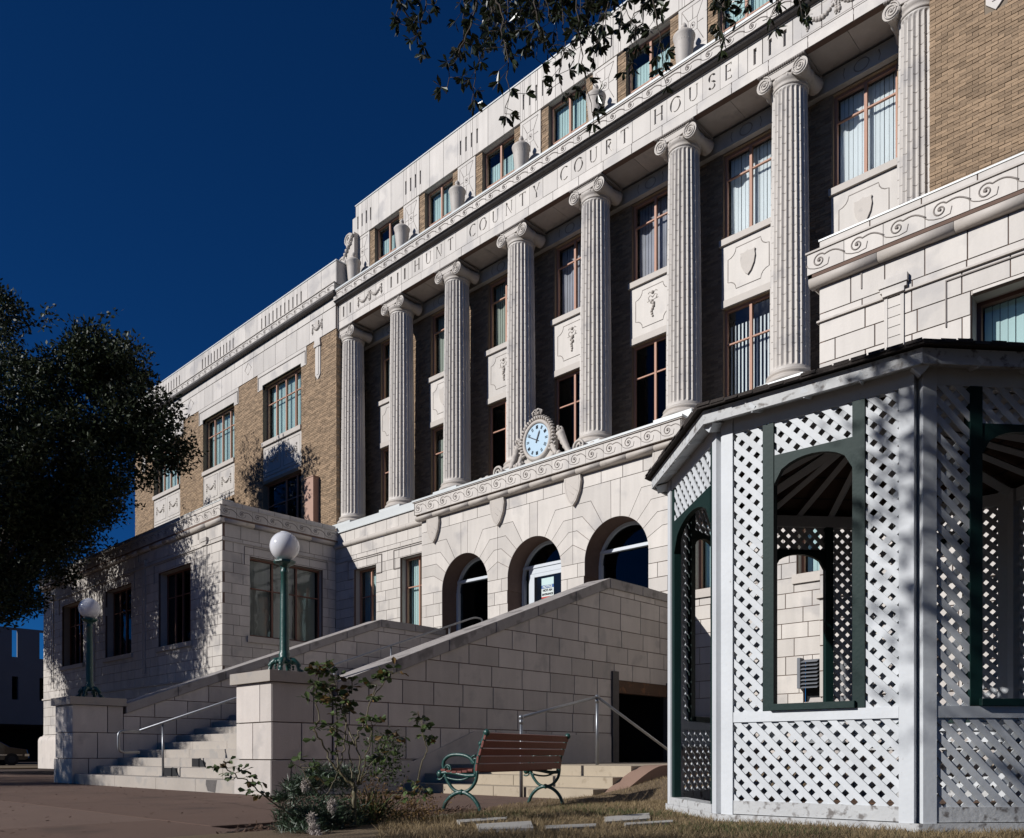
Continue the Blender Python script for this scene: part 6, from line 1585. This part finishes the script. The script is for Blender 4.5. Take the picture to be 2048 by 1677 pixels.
# strappy green tuft and dry brown shrub
GT = empty('grass_tuft'); setp(GT, 'tuft of green strap leaves between the rose stem and the dry shrub', 'plant')
mb = MB()
for _ in range(150):
    u = rng.normal(735, 14); b = at(u, 1640, 5.5+rng.normal(0, .08)); b.z = .03; d_ = Vector((rng.normal(0, .35), rng.normal(0, .35), 1)).normalized(); h = rng.uniform(.18, .38); bend_ = Vector((d_.x, d_.y, 0))*h*.7
    p1 = b+d_*h*.5; p2 = b+d_*h*.85+bend_*.5; p3 = b+d_*h*.95+bend_-Vector((0, 0, .03)); s_ = d_.cross(Vector(unit(1)[0])).normalized()*.004
    mb.v += [tuple(b-s_), tuple(b+s_), tuple(p1+s_), tuple(p1-s_), tuple(p2+s_*.7), tuple(p2-s_*.7), tuple(p3)]; i = len(mb.v)-7; mb.f += [(i, i+1, i+2, i+3), (i+3, i+2, i+4, i+5), (i+5, i+4, i+6)]; mb.sm += [True]*3
mb.build('strap_leaves', 'grass_green', GT)
DS = empty('dry_shrub'); setp(DS, 'low tangle of dry brown stems right of the rose bush', 'shrub')
mb = MB(); Cs, Ds = [], []
for _ in range(190):
    u = rng.uniform(715, 868); dp = rng.uniform(5.3, 6.6); b = at(u, 1640, dp); b.z = .02; hh = (.42 if u < 800 else .25)*rng.uniform(.4, 1.15); p = b; pts = [b]
    d_ = Vector((rng.normal(0, .35), rng.normal(0, .35), 1)).normalized()
    for k in range(5): d_ = (d_+Vector(rng.normal(0, .28, 3))).normalized(); p = p+d_*hh/5; pts.append(p); Cs.append(np.array(p)+rng.normal(0, .02, (4, 3))); Ds.append(unit(4))
    mb.tube(pts, [.003, .0026, .0022, .0018, .0014, .001], 3)
mb.build('stems', 'dead', DS)
C_ = np.concatenate(Cs); o = link('dry_leaves', leaf_mesh('dry_leaves', C_, np.concatenate(Ds), unit(len(C_)), .022, .010, 'rose_leaf_dry'), DS); register(o, DS)
Cs = []
for _ in range(60):
    u = rng.uniform(735, 800); p = at(u, rng.uniform(1470, 1560), 5.6); Cs.append(np.array(p)+rng.normal(0, .025, (12, 3)))
C_ = np.concatenate(Cs); o = link('upper_leaves', leaf_mesh('upper_leaves', C_, unit(len(C_)), unit(len(C_)), .03, .014, 'rose_leaf'), DS); register(o, DS)
# ================================================================== FAR LEFT: parking building and car
PB = empty('parking_building', (0, 0, 0)); setp(PB, 'grey concrete building with tall narrow openings at the far left', 'building')
fr = rside(-60.0); holes = []; us = [16.86+1.61*k for k in range(-16, 10)]
for u in us: holes += [(u, u+.37, 6.87, 8.62), (u, u+.37, 4.13, 5.62)]
cuts = sub_rects([rect(-12, 34, 0, 8.75)], [(-12, 34, 0, 2.55)])
mb = MB()
for a, b in zip([-12]+[u+.37 for u in us], us+[34]): 
    if b > a: frbox(mb, fr, a, b, 2.55, 8.75, -.35, 0)
for u in us: frbox(mb, fr, u, u+.37, 2.55, 4.13, -.35, 0); frbox(mb, fr, u, u+.37, 5.62, 6.87, -.35, 0); frbox(mb, fr, u, u+.37, 8.62, 8.75, -.35, 0)
mb.build('wall', 'concrete_far', PB)
mb = MB(); frbox(mb, fr, -12, 34, 6.0, 6.4, -14, -.36); frbox(mb, fr, -12, 34, 2.6, 3.0, -14, -.36); mb.build('floor_slab', 'concrete_far', PB)
mb = MB(); frbox(mb, fr, -12, 34, 0, 6.0, -14.2, -14); mb.build('back_wall', 'dark', PB)
for k in range(8): mb = MB(); frbox(mb, fr, -10+6*k, -9.5+6*k, 0, 2.55, -.5, -.1); mb.build('pillar', 'concrete_far', PB)
CR = empty('parked_car', (-50, 12.4, 0)); setp(CR, 'dark car parked in deep shade at the far left edge', 'car')
prof = [(-2.2, .35), (-2.25, .75), (-1.5, .92), (-.9, 1.42), (.6, 1.45), (1.35, .98), (2.15, .85), (2.25, .4), (2.1, .3), (-2.0, .3)]
f = Fr(.85, 0, 0, 1); mb = MB(); mb.prism(prof[::-1][::-1] if False else prof[::-1], f, -1.7, 0, .05); mb.build('body', 'car', CR)
mb = MB(); mb.prism([(-.85, .95), (-.1, .95), (-.1, 1.36), (-.62, 1.36)][::1], f, 0, .006); mb.prism([(0, .95), (1.15, .95), (.55, 1.38), (0, 1.38)], f, 0, .006); mb.build('side_window', 'black', CR)
for y in (-1.4, 1.4):
    for x in (-.8, .74):
        mb = MB(); mb.tube([(x, y, .33), (x+.14, y, .33)], .33, 16); w_ = mb.build('wheel', 'rubber', CR); mb = MB(); mb.tube([(x-.01, y, .33), (x+.155, y, .33)], .19, 12); mb.build('rim', 'asphalt', w_)
mb = MB(); mb.box(.85, .90, 2.0, 2.22, .5, .62); mb.build('bumper_trim', 'chrome', CR); mb = MB(); mb.box(.86, .875, -1.9, 1.9, .55, .58); mb.build('side_trim', 'chrome', CR)
